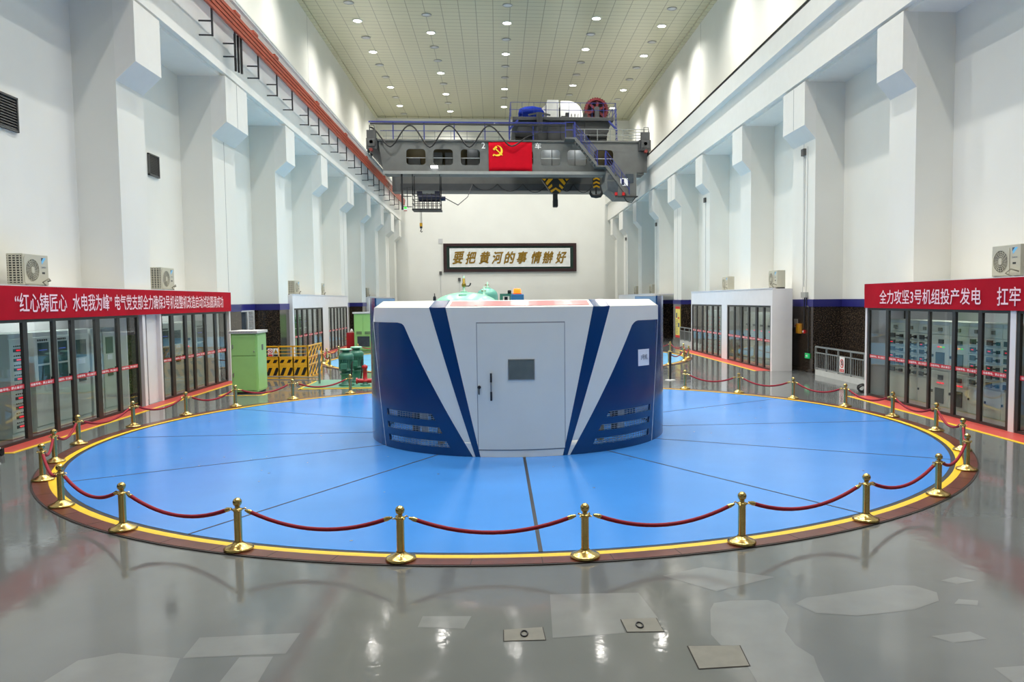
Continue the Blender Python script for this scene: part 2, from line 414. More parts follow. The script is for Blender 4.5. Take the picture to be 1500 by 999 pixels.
# repaired paint patches on the grey floor
def patch(P):
    b = MB(); b.poly([P], (0, 0, .0015), (1, 0, 0), (0, 1, 0)); struct(b, 'floor_patch', 'floor_patch')
for P in ([(-1.61, 6.31), (-1.63, 5.94), (-2.38, 5.94), (-2.39, 6.3)], [(-2.4, 5.94), (-2.9, 6.08), (-3.15, 5.98), (-3.25, 5.5), (-2.3, 5.4)],
          [(-1.71, 5.9), (-1.96, 5.91), (-1.98, 5.3), (-1.7, 5.3)], [(-.25, 6.51), (-.66, 6.55), (-.68, 6.33), (-.3, 6.26)],
          [(.44, 6.93), (1.24, 6.89), (1.3, 6.3), (.98, 6.28), (.98, 6.05), (.4, 6.01)],
          [(2.55, 6.5), (2.7, 6.62), (2.85, 6.64), (3.39, 6.77), (3.6, 6.83), (3.79, 6.8), (3.9, 6.62), (3.81, 6.43), (3.5, 6.27), (3.2, 6.22), (2.96, 6.19), (2.64, 6.28)],
          [(1.78, 6.44), (1.85, 6.58), (2.01, 6.62), (2.34, 6.6), (2.4, 6.5), (2.38, 6.21), (2.25, 5.95), (2.24, 5.7), (2.3, 5.5), (2.25, 5.29), (2.2, 5.0), (1.75, 5.0), (1.77, 5.41), (1.68, 5.7), (1.65, 5.95)],
          [(3.9, 6.35), (4.0, 6.45), (4.15, 6.4), (4.08, 6.3)], [(3.35, 5.75), (3.7, 5.8), (3.75, 5.66), (3.45, 5.62)],
          [(4.1, 6.9), (4.3, 6.98), (4.42, 6.86), (4.2, 6.8)], [(1.55, 7.3), (2.0, 7.5), (2.6, 7.15), (1.95, 6.85)],
          [(4.3, 5.9), (4.9, 5.95), (5.0, 5.6), (4.5, 5.55)], [(3.5, 5.2), (4.6, 5.25), (4.7, 4.8), (3.5, 4.8)]): patch(P)

# floor hatches
def hatch(P, label, ringc=None, r=.045):
    cx = sum(p[0] for p in P)/4; cy = sum(p[1] for p in P)/4
    t = thing('floor_hatch', label, 'floor hatch', (cx, cy, 0), 'steel hatches in the grey floor')
    o = [(cx+(x-cx)*1.05, cy+(y-cy)*1.05) for x, y in P]
    b = MB(); b.poly([o, P], (0, 0, .001), (1, 0, 0), (0, 1, 0), (0, 0, .001)); build(b, 'gap_seal', 'hatch_gap', t)
    b = MB(); b.poly([P], (0, 0, .001), (1, 0, 0), (0, 1, 0), (0, 0, .004)); build(b, 'cover_plate', 'hatch', t)
    if ringc:
        x, y = ringc; b = MB()
        b.tube([(x+r*.6*math.cos(2*PI*i/16), y+r*1.2*math.sin(2*PI*i/16), .011) for i in range(17)], .006, 6); build(b, 'lift_ring', 'dark_steel', t)
hatch([(.02, 5.99), (.34, 5.98), (.33, 6.22), (.02, 6.2)], 'small steel floor hatch with ring, left of the pair', (.18, 6.1))
hatch([(1.0, 6.06), (1.29, 6.04), (1.28, 6.31), (.99, 6.31)], 'small steel floor hatch with ring, nearer the yellow ring', (1.12, 6.17))
hatch([(1.41, 5.39), (1.78, 5.4), (1.81, 5.73), (1.42, 5.76)], 'large square floor hatch without a ring, closest to the viewer')

# ------------------------------------------------------------------ generator cover
GR = 2.934
def cp(th, z, r=GR): return (DX+r*math.sin(rad(th)), DY-r*math.cos(rad(th)), z)
def cpanel(mb, loops, r1, r0, mi=0, step=3):
    """panel bent round the cover; loops are (degrees, height)"""
    bm = bmesh.new(); vv = [bm.verts.new((a, z, 0)) for L in loops for a, z in L]
    for t in tessellate_polygon([[Vector((a, z, 0)) for a, z in L] for L in loops]):
        try: bm.faces.new([vv[i] for i in t])
        except ValueError: pass
    a0 = min(a for a, z in loops[0]); a1 = max(a for a, z in loops[0]); a = math.ceil(a0/step)*step
    while a < a1:
        bmesh.ops.bisect_plane(bm, geom=bm.verts[:]+bm.edges[:]+bm.faces[:], plane_co=(a, 0, 0), plane_no=(1, 0, 0)); a += step
    bm.verts.index_update(); n = len(bm.verts)
    V = [cp(v.co.x, v.co.y, r1) for v in bm.verts]; W = [cp(v.co.x, v.co.y, r0) for v in bm.verts]
    mb.add(V, [[v.index for v in f.verts] for f in bm.faces], mi, True)
    mb.add(V+W, [(e.verts[0].index, e.verts[1].index, n+e.verts[1].index, n+e.verts[0].index) for e in bm.edges if e.is_boundary], mi)
    bm.free()
VL = [[(-56.3, .715), (-32.3, .715), (-30.7, .605), (-56.0, .605)], [(-55.9, .487), (-29.2, .487), (-28.1, .387), (-55.4, .385)], [(-55.1, .255), (-26.6, .255), (-25.2, .152), (-54.6, .15)]]
VR = [[(30.8, .705), (54.6, .71), (54.4, .6), (29.4, .605)], [(27.6, .485), (53.9, .482), (53.5, .378), (26.2, .38)], [(25.0, .255), (53.4, .262), (53.1, .147), (23.9, .15)]]
gen = thing('generator_cover', 'round white and blue generator housing in the middle of the blue disc', 'generator cover', (DX, DY, .012))
b = MB()
cpanel(b, [[(-180, .012), (180, .012), (180, 2.4), (115, 2.4), (115, 2.72), (62.5, 2.72), (62.4, 2.54), (-66.5, 2.54), (-66.8, 2.72), (-115, 2.72), (-115, 2.4), (-180, 2.4)]]+VL+VR, GR, GR-.03)
build(b, 'shell', 'blue_gloss', gen, fix=False)
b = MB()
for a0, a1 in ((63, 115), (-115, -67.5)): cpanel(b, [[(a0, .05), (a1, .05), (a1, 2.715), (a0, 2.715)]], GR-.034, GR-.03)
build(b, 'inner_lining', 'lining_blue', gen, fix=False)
b = MB(); cpanel(b, [[(-57.95, .014), (55.8, .014), (62.9, 2.27), (62.9, 2.54), (-67.2, 2.54), (-69, 2.27)]]+VL+VR, GR+.007, GR); build(b, 'front_panel', 'white_gloss', gen, fix=False)
b = MB(); cpanel(b, [[(-57.5, .015), (-17.1, .015), (-44.0, 2.2), (-44.6, 2.235), (-45.6, 2.262), (-48, 2.28), (-68.2, 2.275)]]+VL, GR+.011, GR); build(b, 'blue_panel', 'blue_gloss', gen, fix=False)
b = MB(); cpanel(b, [[(15.5, .015), (55.3, .015), (62.3, 2.272), (45.9, 2.275), (44.6, 2.265), (43.4, 2.24), (42.1, 2.19)]]+VR, GR+.011, GR); build(b, 'blue_panel', 'blue_gloss', gen, fix=False)
for L in ([(-16.2, .015), (-14.5, .015), (-26.1, 2.54), (-32.5, 2.54)], [(13.0, .015), (14.6, .015), (31.3, 2.54), (24.5, 2.54)]):
    b = MB(); cpanel(b, [L], GR+.011, GR); build(b, 'blue_stripe', 'blue_gloss', gen, fix=False)
# sloping top trim
def cband(mb, a0, a1, r0, z0, r1, z1, mi=0, lip=0):
    a = a0
    while a < a1-.01:
        e = min(a+3, a1)
        mb.add([cp(a, z0, r0), cp(e, z0, r0), cp(e, z1, r1), cp(a, z1, r1)], [(0, 1, 2, 3)], mi)
        if lip: mb.add([cp(a, z1, r1), cp(e, z1, r1), cp(e, z1, r1-lip), cp(a, z1, r1-lip)], [(0, 1, 2, 3)], mi)
        a = e
CH = .16
b = MB(); cband(b, -66.5, 62.3, GR+.007, 2.54, GR-CH, 2.658, 0, .25); build(b, 'top_trim', 'white_gloss', gen, fix=False)
for a0, a1 in ((-32.5, -26.1), (24.5, 31.3)):
    b = MB(); cband(b, a0, a1, GR+.012, 2.54, GR-CH+.004, 2.661, 0, .2); build(b, 'trim_stripe', 'blue_gloss', gen, fix=False)
b = MB(); cband(b, -25.4, 24.0, GR-.01, 2.552, GR-CH+.012, 2.653); build(b, 'sign_border', 'white_gloss', gen, fix=False)
b = MB(); cband(b, -24.9, 23.5, GR-.024, 2.565, GR-CH+.03, 2.643); o = build(b, 'top_sign', 'sign_red_glare', gen, fix=False); o['label'] = 'red sign strip behind clear cover'
for v in o.data.vertices: v.co.z += .003
b = MB(); b.lathe([(2.1, 2.63), (2.62, 2.63), (2.62, 2.6), (2.1, 2.6), (2.1, 2.63)], (DX, DY, 0), 64); build(b, 'lid', 'white_gloss', gen)
# door with handle, lock and viewing panel
D = [(-15.05, .145), (13.7, .145), (13.8, 2.272), (-15.05, 2.272)]
b = MB(); cpanel(b, [[(-15.3, .125), (13.95, .125), (14.05, 2.292), (-15.3, 2.292)], D], GR+.0085, GR); build(b, 'door_seal', 'seam', gen, fix=False)
b = MB(); cpanel(b, [D], GR+.012, GR); door = build(b, 'door', 'door_white', gen, fix=False)
b = MB(); b.tube([cp(-10.4, .98, GR+.06), cp(-10.4, 1.44, GR+.06)], .014, 10)
for z in (1.05, 1.37): b.cyl(cp(-10.4, z, GR+.005), cp(-10.4, z, GR+.06), .009, seg=8)
for z0, z1 in ((.98, 1.13), (1.29, 1.44)): b.cyl(cp(-10.4, z0, GR+.06), cp(-10.4, z1, GR+.06), .018, seg=10, mi=1)
build(b, 'handle', ['steel', 'dark_steel'], door)
b = MB(); b.cyl(cp(-14.5, 1.2, GR+.01), cp(-14.5, 1.2, GR+.03), .028, seg=14); b.box(*[c for p in zip(cp(-14.8, 1.08, GR+.03), cp(-14.3, 1.2, GR+.045)) for c in sorted(p)]); build(b, 'lock', 'dark_steel', door)
b = MB(); cpanel(b, [[(-4.75, 1.33), (3.5, 1.33), (3.54, 1.66), (-4.75, 1.66)]], GR+.015, GR); wn = build(b, 'viewing_panel', 'window_film', door, fix=False)
b = MB(); cpanel(b, [[(-4.95, 1.32), (3.7, 1.32), (3.74, 1.67), (-4.95, 1.67)], [(-4.7, 1.335), (3.45, 1.335), (3.49, 1.655), (-4.7, 1.655)]], GR+.018, GR); build(b, 'panel_frame', 'steel', wn, fix=False)
# perforated screens set back in the slots, brush gear inside
for V in (VL, VR):
    for L in V:
        b = MB(); a0 = min(p[0] for p in L); a1 = max(p[0] for p in L); z0 = min(p[1] for p in L); z1 = max(p[1] for p in L)
        n = int((a1-a0)/1.5)
        for i in range(n+1): b.bar(cp(a0+(a1-a0)*i/n, z0-.01, GR-.04), cp(a0+(a1-a0)*i/n, z1+.01, GR-.04), .008)
        for z in (z0+.02, (z0+z1)/2, z1-.02):
            b.tube([cp(a0+(a1-a0)*i/8, z, GR-.04) for i in range(9)], .006, 5)
        build(b, 'slot_screen', 'steel', gen)
b = MB(); b.lathe([(0, .02), (1.5, .02), (1.5, .3), (1.3, .32), (1.3, .8), (1.6, .85), (1.6, 1.1), (.9, 1.12), (.7, 1.4), (.7, 2.61), (0, 2.62)], (DX, DY, 0), 40)
for i in range(24):
    a = rad(15*i); b.box(DX+2.1*math.sin(a)-.06, DX+2.1*math.sin(a)+.06, DY-2.1*math.cos(a)-.06, DY-2.1*math.cos(a)+.06, .012, .9, i % 3)
build(b, 'brush_gear', ['machine_gold', 'dark_steel', 'cabinet_white'], gen)
# notice taped to the blue panel
nt_ = MB(); cpanel(nt_, [[(45.7, 1.447), (53.3, 1.44), (53.3, 1.742), (45.6, 1.747)]], GR+.0135, GR+.0115)
ux = Vector((math.cos(rad(49.5)), math.sin(rad(49.5)), 0))
nt_.text('3号机', cp(49.5, 1.6, GR+.0175), ux, (0, 0, 1), w=.24, h=.1, mi=1, center=True)
tag(build(nt_, 'paper_notice', ['paper', 'ink'], loc=cp(49.5, 1.6), fix=False), 'white paper notice taped to the right blue panel of the housing', 'notice')
# flashing beacon on the lid
t = thing('warning_beacon', 'orange flashing beacon lit on its blue box behind the white housing rim', 'warning light', (.41, 15.9, 2.63))
b = MB(); b.box(.28, .54, 15.8, 16.0, 2.63, 2.775); build(b, 'base', 'beacon_blue', t, bevel=.01)
b = MB(); b.lathe([(0, 2.775), (.078, 2.775), (.075, 2.86), (.066, 2.885), (.03, 2.893), (0, 2.894)], (.41, 15.9, 0), 20); build(b, 'lamp', 'beacon_lamp', t)
b = MB(); b.lathe([(.085, 2.772), (.088, 2.772), (.088, 2.79), (.08, 2.79)], (.41, 15.9, 0), 20); build(b, 'collar', 'sign_red', t)

# ------------------------------------------------------------------ brass stanchions and velvet ropes
def stanchion(label, group):
    t = thing('rope_stanchion', label, 'stanchion', (0, 0, 0), group)
    b = MB(); b.lathe([(0, 0), (.15, 0), (.156, .012), (.15, .028), (.13, .036), (.09, .052), (.052, .075), (.046, .085)], seg=28); build(b, 'base', 'brass', t)
    b = MB(); b.lathe([(.041, .06), (.041, .425)], seg=18); build(b, 'pole', 'brass', t)
    b = MB(); b.lathe([(.041, .415), (.052, .42), (.052, .44), (.03, .447), (.02, .455), (.03, .462), (.015, .47)], seg=18)
    for i in range(4):
        a = PI/4+PI/2*i; b.tube([(.05*math.cos(a), .05*math.sin(a), .432), (.075*math.cos(a), .075*math.sin(a), .442), (.085*math.cos(a), .085*math.sin(a), .43)], .008, 6)
    build(b, 'collar', 'brass', t)
    b = MB(); b.ball((0, 0, .512), .048, 18, 12); build(b, 'ball_finial', 'brass', t)
    return t
proto_st = None
def place_st(x, y, label, group, z=.016):
    global proto_st
    if proto_st is None: o = proto_st = stanchion(label, group)
    else: o = copy_tree(proto_st)
    o.location = (x, y, z); o.rotation_euler.z = math.atan2(y-DY, x-DX); tag(o, label, 'stanchion', group); return o
def rope(p, q, label, group, sag=.15):
    p, q = Vector(p), Vector(q); d = (q-p); d.z = 0; L = d.length; d.normalize()
    a = p+d*.09; c = q-d*.09; b = MB(); a2 = a+d*.05; c2 = c-d*.05
    pts = []
    for i in range(15):
        s_ = i/14; P = a2.lerp(c2, s_); P.z += -sag*4*s_*(1-s_)-.015; pts.append(P)
    b.tube(pts, .022, 8)
    o = build(b, 'velvet_rope', 'rope', loc=tuple((p+q)/2)); tag(o, label, 'rope', group)
    for u, v, w in ((a, pts[0], pts[1]), (c, pts[-1], pts[-2])):
        e = MB(); e.tube([u, v, v+(w-v)*.25], [.012, .025, .024], 8); build(e, 'brass_end', 'brass', o)
angL = [-100.1, -113.1, -126, -138.5, -152.3, -163, -175.4, -189.5, -201.4, -212, -224, -236]
angR = [-86.9, -74.6, -61.6, -48.8, -35.5, -23.7, -9.3, 3.8, 15.9, 28.2, 40.5, 52.4]
def rr(a):
    a = a % 360
    return 8.36 if 110 < a < 190 else (8.28 if a < 60 or a > 340 else 8.2)
gs, gr_ = 'brass stanchions round the blue disc', 'red velvet ropes round the blue disc'
pt = {}
for side, A in (('left', angL), ('right', angR)):
    for i, a in enumerate(A):
        x, y = DX+rr(a)*math.cos(rad(a)), DY+rr(a)*math.sin(rad(a)); pt[side, i] = (x, y)
        place_st(x, y, f'short brass stanchion, {ORD[i+1]} one round the {side} of the blue disc from the front joint', gs)
hk = .016+.432
def up3(p): return (p[0], p[1], hk)
rope(up3(pt['left', 0]), up3(pt['right', 0]), 'red velvet rope spanning the dark front joint of the blue disc', gr_)
for side in ('left', 'right'):
    for i in range(11):
        rope(up3(pt[side, i]), up3(pt[side, i+1]), f'red velvet rope, {ORD[i+1]} one round the {side} of the blue disc after the front span', gr_)
# second, paler disc beyond
gs2, gr2 = 'brass stanchions round the pale far disc', 'red velvet ropes round the pale far disc'
for side, A in (('right', (-39, -26, -13, 0, 13, 26)), ('left', (207, 194, 181, 168, 155, 142))):
    Q = [(.5+8.2*math.cos(rad(a)), 36.3+8.2*math.sin(rad(a))) for a in A]
    for i, (x, y) in enumerate(Q):
        place_st(x, y, f'distant brass stanchion on the {side} of the pale far disc, {ORD[i+1]} from its near edge', gs2)
        if i: rope(up3(Q[i-1]), up3(Q[i]), f'distant red rope on the {side} of the pale far disc, {ORD[i]} from its near edge', gr2)

# ------------------------------------------------------------------ glass enclosures along the walls
WARN = '设备带电，禁止靠近！'
def enclosure(label, xf, d, y0, y1, units, deep, posts, endwall=None, cheap=False):
    """xf front plane, d = +1 on the left wall (front faces +x)"""
    t = thing('glass_enclosure', label, 'glass enclosure', (xf, (y0+y1)/2, 0), 'glazed switchgear rooms along the walls')
    X = lambda a, c: sorted((xf-a*d, xf-c*d))
    b = MB(); b.box(*X(0, .12), y0, y1, 2.38, 3.0)
    for a, c, dp in deep: b.box(*X(.12, dp), a, c, 2.94, 3.0)
    b.box(*X(-.02, .12), y0, y1, 3.0, 3.03)
    build(b, 'fascia', 'enclosure_white', t)
    for a, c in posts:
        b = MB(); b.box(*X(0, .12), a, c, 0, 2.38); build(b, 'post', 'enclosure_white', t)
    if endwall:
        ya, yb, dp = endwall; b = MB(); b.box(*X(.12, dp), ya, yb, 0, 2.94); build(b, 'end_wall', 'enclosure_white', t)
    ux = (0, d, 0)
    for k, (a, c, dp) in enumerate(q for q in deep if units and q[2] > 1.05):  # tube and area light added under each roof to brighten the cabinets
        b = MB(); xm = xf-.42*d; b.box(xm-.05, xm+.05, (a+c)/2-1.2, (a+c)/2+1.2, 2.9, 2.94, 0); b.cyl((xm, (a+c)/2-1.15, 2.88), (xm, (a+c)/2+1.15, 2.88), .02, seg=8, mi=1); build(b, 'fill_tube', ['sign_white', 'fill_glow'], t)
        q = MB(); q.box(*X(dp-.06, dp-.03), a+.02, c-.02, 0, 2.94); q.box(*X(.14 if d > 0 else .96, dp-.06), a+.0, a+.04, 0, 2.94); q.box(*X(.14 if d > 0 else .96, dp-.06), c-.04, c, 0, 2.94); build(q, 'lining', 'enclosure_white', t)
        l = bpy.data.lights.new('fill_tube_light', 'AREA'); l.shape = 'RECTANGLE'; l.size = .08; l.size_y = 2.3; l.energy = FILL_W; l.color = (.95, 1, .97)
        lo = bpy.data.objects.new('fill_tube_light', l); COL.objects.link(lo); lo.location = (xm, (a+c)/2, 2.85)
    for panes in units:
        a0, a1 = panes[0][0], panes[-1][1]; f = MB()
        f.box(*X(.02, .08), a0-.1, a1+.1, 2.31, 2.38); f.box(*X(.02, .08), a0-.1, a1+.1, 0.006, .06)
        edges = [a0-.1]+[e for p in zip([q[1] for q in panes[:-1]], [q[0] for q in panes[1:]]) for e in p]+[a1+.1]
        edges = [(a0-.1, a0)]+[(panes[i][1], panes[i+1][0]) for i in range(len(panes)-1)]+[(a1, a1+.1)]
        for i, (p, q) in enumerate(edges): f.box(*X(.015, .075), p, q, .05, 2.33)
        build(f, 'door_frame', 'alu_dark', t)
        for i, (p, q) in enumerate(panes):
            g = MB(); g.box(*X(.045, .053), p+.001, q-.001, .06, 2.31); g = build(g, 'glass_pane', 'glass', t)
            s_ = MB(); s_.box(*X(.034, .04), p+.01, q-.01, 1.035, 1.125)
            s_.text(WARN, (xf-.033*d, (p+q)/2, 1.08), ux, (0, 0, 1), w=(q-p)*.88, h=.052, mi=1, bold=.01, center=True)
            build(s_, 'warning_strip', ['warn_red', 'white_letter'], g, fix=False)
    return t
encL = enclosure('long glass enclosure on the left wall under the red banner', -9.1, 1, 12.6, 27.75,
    [[(13.0, 13.9), (14.05, 14.9), (15.03, 15.93), (16.08, 16.96), (17.08, 17.66), (17.8, 18.68), (18.88, 19.71), (19.85, 20.77)],
     [(22.28, 22.84), (23.05, 23.83), (24.0, 24.48), (24.63, 25.38), (25.55, 26.28), (26.46, 27.3)]],
    [(15.06, 20.48, 1.15), (22.12, 27.0, 1.15)], [(21.04, 21.2), (22.08, 22.18), (27.62, 27.75)])
b = MB(); b.box(-9.27, -9.2, 21.5, 22.08, 0, 2.38); b.box(-9.265, -9.255, 20.45, 21.04, 0, 2.38); build(b, 'wall_panel', 'enclosure_white', encL)
encR = enclosure('long glass enclosure on the right wall under the red banner', 9.95, -1, 10, 20.6,
    [[(10.5, 11.4), (11.55, 12.4), (12.55, 13.3), (13.45, 14.28)], [(14.65, 15.47), (15.6, 16.42), (16.54, 17.44), (17.52, 18.4), (18.52, 19.36), (19.5, 20.4)]],
    [(14.96, 20.12, 2.05), (20.12, 20.6, 1.03)], [(14.38, 14.55), (20.5, 20.6)], (20.5, 20.59, 1.03))
encR2 = enclosure('white glazed enclosure with two bays beyond the right granite pillar', 9.95, -1, 27.84, 39.8,
    [[(28.12, 28.76), (28.91, 29.57), (29.77, 30.54), (30.7, 31.44), (31.63, 32.45), (32.57, 33.38)],
     [(34.4, 34.96), (35.12, 35.82), (36.0, 36.85), (37.03, 37.65), (37.84, 38.75), (38.9, 39.6)]],
    [(27.84, 28.93, .75), (28.93, 33.7, 2.05), (33.7, 35.25, 1.03), (35.3, 39.8, 2.05)], [(27.84, 28.02), (33.48, 34.3), (39.7, 39.8)], (27.84, 28.02, .75))
b = MB(); b.box(10.65, 10.7, 28.02, 28.93, 0, 2.94); b.box(10.65, 12.0, 28.93, 28.98, 0, 2.94); build(b, 'side_wall', 'enclosure_white', encR2)
encL3 = enclosure('white glazed enclosure with two bays beyond the yellow fence', -9.1, 1, 36.04, 49.1,
    [[(36.4, 36.88), (37.1, 37.8), (38.0, 38.8), (39.0, 39.9), (40.1, 41.0), (41.2, 42.05)],
     [(43.6, 44.2), (44.4, 45.1), (45.3, 46.0), (46.2, 46.9), (47.1, 47.8), (48.0, 48.8)]],
    [(36.1, 41.1, 1.15), (42.8, 48.1, 1.15)], [(36.04, 36.26), (42.15, 43.5), (48.9, 49.1)], (36.04, 36.2, .6))
encR4 = enclosure('farthest white enclosure on the right, only its roof edge above the housing', 9.95, -1, 49.6, 64, [], [(49.6, 53.1, 2.05), (54.85, 59.6, 2.05), (61.3, 64, 2.05)], [(49.6, 50.6), (56, 57), (63, 64)])
encL5 = enclosure('farthest white enclosure on the left wall, left of the round housing', -9.1, 1, 57.1, 70, [], [(57.1, 61.7, 1.15), (63.4, 67.5, 1.15)], [(57.1, 58), (63, 64)], (57.1, 57.3, 1.1))

# ------------------------------------------------------------------ switchgear cabinets behind the glass
def cabinet(label, xf, d, y0, y1, kind, group, z1=2.08, depth=.65):
    t = thing('switchgear_cabinet', label, 'switch cabinet', (xf, (y0+y1)/2, 0), group)
    X = lambda a, c: sorted((xf-a*d, xf-c*d)); w = y1-y0; g = .006
    col = 'cabinet_beige' if kind in 'DBS' else 'cabinet_white'
    b = MB(); b.box(*X(0, depth), y0+.005, y1-.005, .06, z1); b.box(*X(-.005, depth), y0+.002, y1-.002, .01, .1, 1); b.box(*X(-.004, .0), y0+.02, y1-.02, z1-.08, z1-.02, 1)
    build(b, 'case', [col, 'pale_trim'], t)
    def panel(name, za, zb, m=col, ya=0, yb=1):
        q = MB(); q.box(*X(-.018, 0), y0+ya*w+g, y0+yb*w-g, za+g, zb-g); return build(q, name, m, t, bevel=.004)
    def fit(par, name, m, za, zb, ya, yb, th=.03, base=.018):
        q = MB(); q.box(*X(-base-th, -base), y0+ya*w, y0+yb*w, za, zb); return build(q, name, m, par)
    if kind == 'D':                                     # withdrawable drawers with switch handle and meter
        p = panel('top_panel', 1.78, z1-.09); fit(p, 'meter', 'ac_grille', 1.86, 1.94, .4, .58)
        for k in range(6):
            za = .72+k*.175; p = panel('drawer', za, za+.17)
            fit(p, 'switch_handle', 'black', za+.05, za+.12, .1, .22, .05); fit(p, 'switch_knob', 'black', za+.07, za+.1, .22, .36, .07); fit(p, 'meter', 'cabinet_dark', za+.035, za+.14, .52, .84)
            if k in (2, 4): fit(p, 'indicator', 'led_red', za+.08, za+.095, .6, .74, .034)
        p = panel('door', .12, .71); fit(p, 'latch', 'black', .4, .45, .86, .9)
    elif kind == 'B':                                   # breaker bays
        p = panel('top_panel', 1.78, z1-.09); fit(p, 'meter', 'ac_grille', 1.86, 1.94, .4, .58)
        for za, zb, o in ((.95, 1.77, 0), (.12, .94, 1)):
            p = panel('door', za, zb); h = zb-za
            fit(p, 'meter', 'cabinet_dark', zb-.2, zb-.1, .3, .55); fit(p, 'breaker_window', 'cabinet_dark', za+.08, za+.42, .25, .72, .02)
            for k, m in enumerate(('led_green', 'led_yellow', 'led_red') if o == 0 else ('led_red', 'led_red', 'led_red')): fit(p, 'indicator', m, zb-.29, zb-.265, .26+.14*k, .34+.14*k, .02)
            fit(p, 'latch', 'black', za+.3, za+.36, .88, .92)
    elif kind == 'R':                                   # racks of red number displays
        dr = panel('door', .12, z1-.1)
        for k in range(9):
            za = .2+k*.19; fit(dr, 'display', 'cabinet_dark', za, za+.06, .2, .86, .006)
            fit(dr, 'digits', 'led_red', za+.018, za+.042, .34, .8, .01)
            q = MB()
            for j in range(6): q.box(*X(-.03, -.018), y0+w*(.22+.1*j), y0+w*(.26+.1*j), za+.1, za+.125)
            build(q, 'push_buttons', 'cabinet_dark', dr)
    elif kind == 'G':                                   # glazed control cabinets
        dr = panel('door', .12, z1-.1); fit(dr, 'upper_window', 'cabinet_glass', 1.42, 1.86, .2, .82, .008); fit(dr, 'lower_window', 'cabinet_glass', 1.0, 1.38, .2, .82, .008)
        fit(dr, 'display_line', 'led_blue', 1.7, 1.708, .26, .7, .012); fit(dr, 'handle', 'black', .98, 1.12, .88, .93, .03)
        q = MB()
        for j in range(5): q.box(*X(-.03, -.018), y0+w*(.2+.12*j), y0+w*(.26+.12*j), 1.89, 1.93)
        build(q, 'push_buttons', 'cabinet_dark', dr)
    elif kind == 'P':                                   # plain panel with white screen and drawers
        dr = panel('door', .12, z1-.1); fit(dr, 'screen', 'paper', 1.3, 1.42, .3, .7, .01); fit(dr, 'window', 'cabinet_glass', 1.45, 1.85, .2, .8, .008); fit(dr, 'relay', 'cabinet_dark', .9, 1.08, .3, .7, .02)
        fit(dr, 'handle', 'black', .98, 1.1, .9, .94, .03)
    else:
        dr = panel('door', .12, z1-.1); fit(dr, 'name_plate', 'cabinet_dark', 1.5, 1.58, .2, .6, .006); fit(dr, 'indicator', 'led_red', 1.3, 1.33, .3, .45, .01); fit(dr, 'handle', 'black', .95, 1.1, .88, .93, .03)
    return t
KN = {'D': 'beige drawer cabinet', 'B': 'beige breaker cabinet', 'R': 'white rack of red displays', 'G': 'white two-window cabinet', 'P': 'white cabinet with small screen', 'S': 'plain beige cabinet'}
gC = 'cabinets behind the right banner glass'
yb = [14.62, 15.15, 15.72, 16.3, 17.02, 17.75, 18.35, 18.95, 19.9]
for i, k in enumerate('DDDBBDDD'):
    n = 8-i
    cabinet(f'{KN[k]}, {ORD[n]} from the far end behind the right banner glass', 10.22, -1, yb[i], yb[i+1], k, gC)
cabinet('beige breaker cabinet behind the glass at the right picture edge', 10.22, -1, 13.0, 13.9, 'B', gC)
gC = 'cabinets behind the left banner glass'
for i, (a, c, k) in enumerate(((16.12, 16.78, 'R'), (16.95, 17.6, 'G'), (17.72, 18.3, 'G'), (18.42, 19.15, 'P'), (19.25, 19.75, 'R'), (19.8, 20.4, 'P'))):
    cabinet(f'{KN[k]}, {ORD[i+1]} from the near end behind the left banner glass', -9.52, 1, a, c, k, gC)
for i, (a, c, k) in enumerate(((22.3, 23.1, 'G'), (23.2, 24.0, 'G'), (24.1, 24.9, 'P'), (25.0, 25.8, 'S'), (25.9, 26.7, 'G'))):
    cabinet(f'{KN[k]}, {ORD[i+1]} in the banner enclosure bay beside the green cabinet', -9.62, 1, a, c, k, gC, depth=.55)
gC = 'cabinets in the far right enclosure'
for i in range(5):
    a = 29.1+.92*i; cabinet(f'plain beige cabinet, {ORD[i+1]} from the near end of the far right enclosure', 10.75, -1, a, a+.86, 'S', gC)
for i in range(4):
    a = 35.5+1.0*i; cabinet(f'rack cabinet of red displays, {ORD[i+1]} in the farther bay of the far right enclosure', 10.6, -1, a, a+.95, 'R', gC)
gC = 'cabinets in the far left enclosure'
for i in range(4):
    a = 36.8+1.05*i; cabinet(f'{KN["G"]}, {ORD[i+1]} in the far left enclosure beyond the yellow fence', -9.6, 1, a, a+.95, 'G', gC, depth=.55)

# ------------------------------------------------------------------ red banners
def banner(label, xf, d, y0, y1, texts):
    b = MB(); n = 40; x = xf+.035*d
    V = []
    for i in range(n+1):
        y = y0+(y1-y0)*i/n
        for j in range(5): V.append((x+d*.008*math.sin(i*1.7+j*.6)*(.3+.7*math.sin(j*PI/4)), y, 2.37+.64*j/4))
    b.add(V, [(i*5+j, (i+1)*5+j, (i+1)*5+j+1, i*5+j+1) for i in range(n) for j in range(4)], 0, True)
    V2 = [(xf+.022*d, v[1], v[2]) for v in V]
    b.add(V2, [(i*5+j, (i+1)*5+j, (i+1)*5+j+1, i*5+j+1) for i in range(n) for j in range(4)])
    o = build(b, 'banner', 'red_banner', loc=(xf, (y0+y1)/2, 2.37), fix=False); tag(o, label, 'banner', 'red slogan banners')
    for s_, a, c, z0, h in texts:
        t = MB(); t.text(s_, (x+.0125*d, a, z0), (0, d, 0), (0, 0, 1), w=abs(c-a), h=h, bold=.008); build(t, 'lettering', 'pink_letter', o, fix=False)
banner('long red slogan banner over the left glass enclosure', -9.1, 1, 12.6, 27.75, [('“红心铸匠心', 15.62, 17.42, 2.5, .38), ('水电我为峰”', 17.65, 19.38, 2.5, .38), ('电气党支部全力确保3号机组整机改造启动试验圆满成功', 19.52, 26.95, 2.5, .38)])
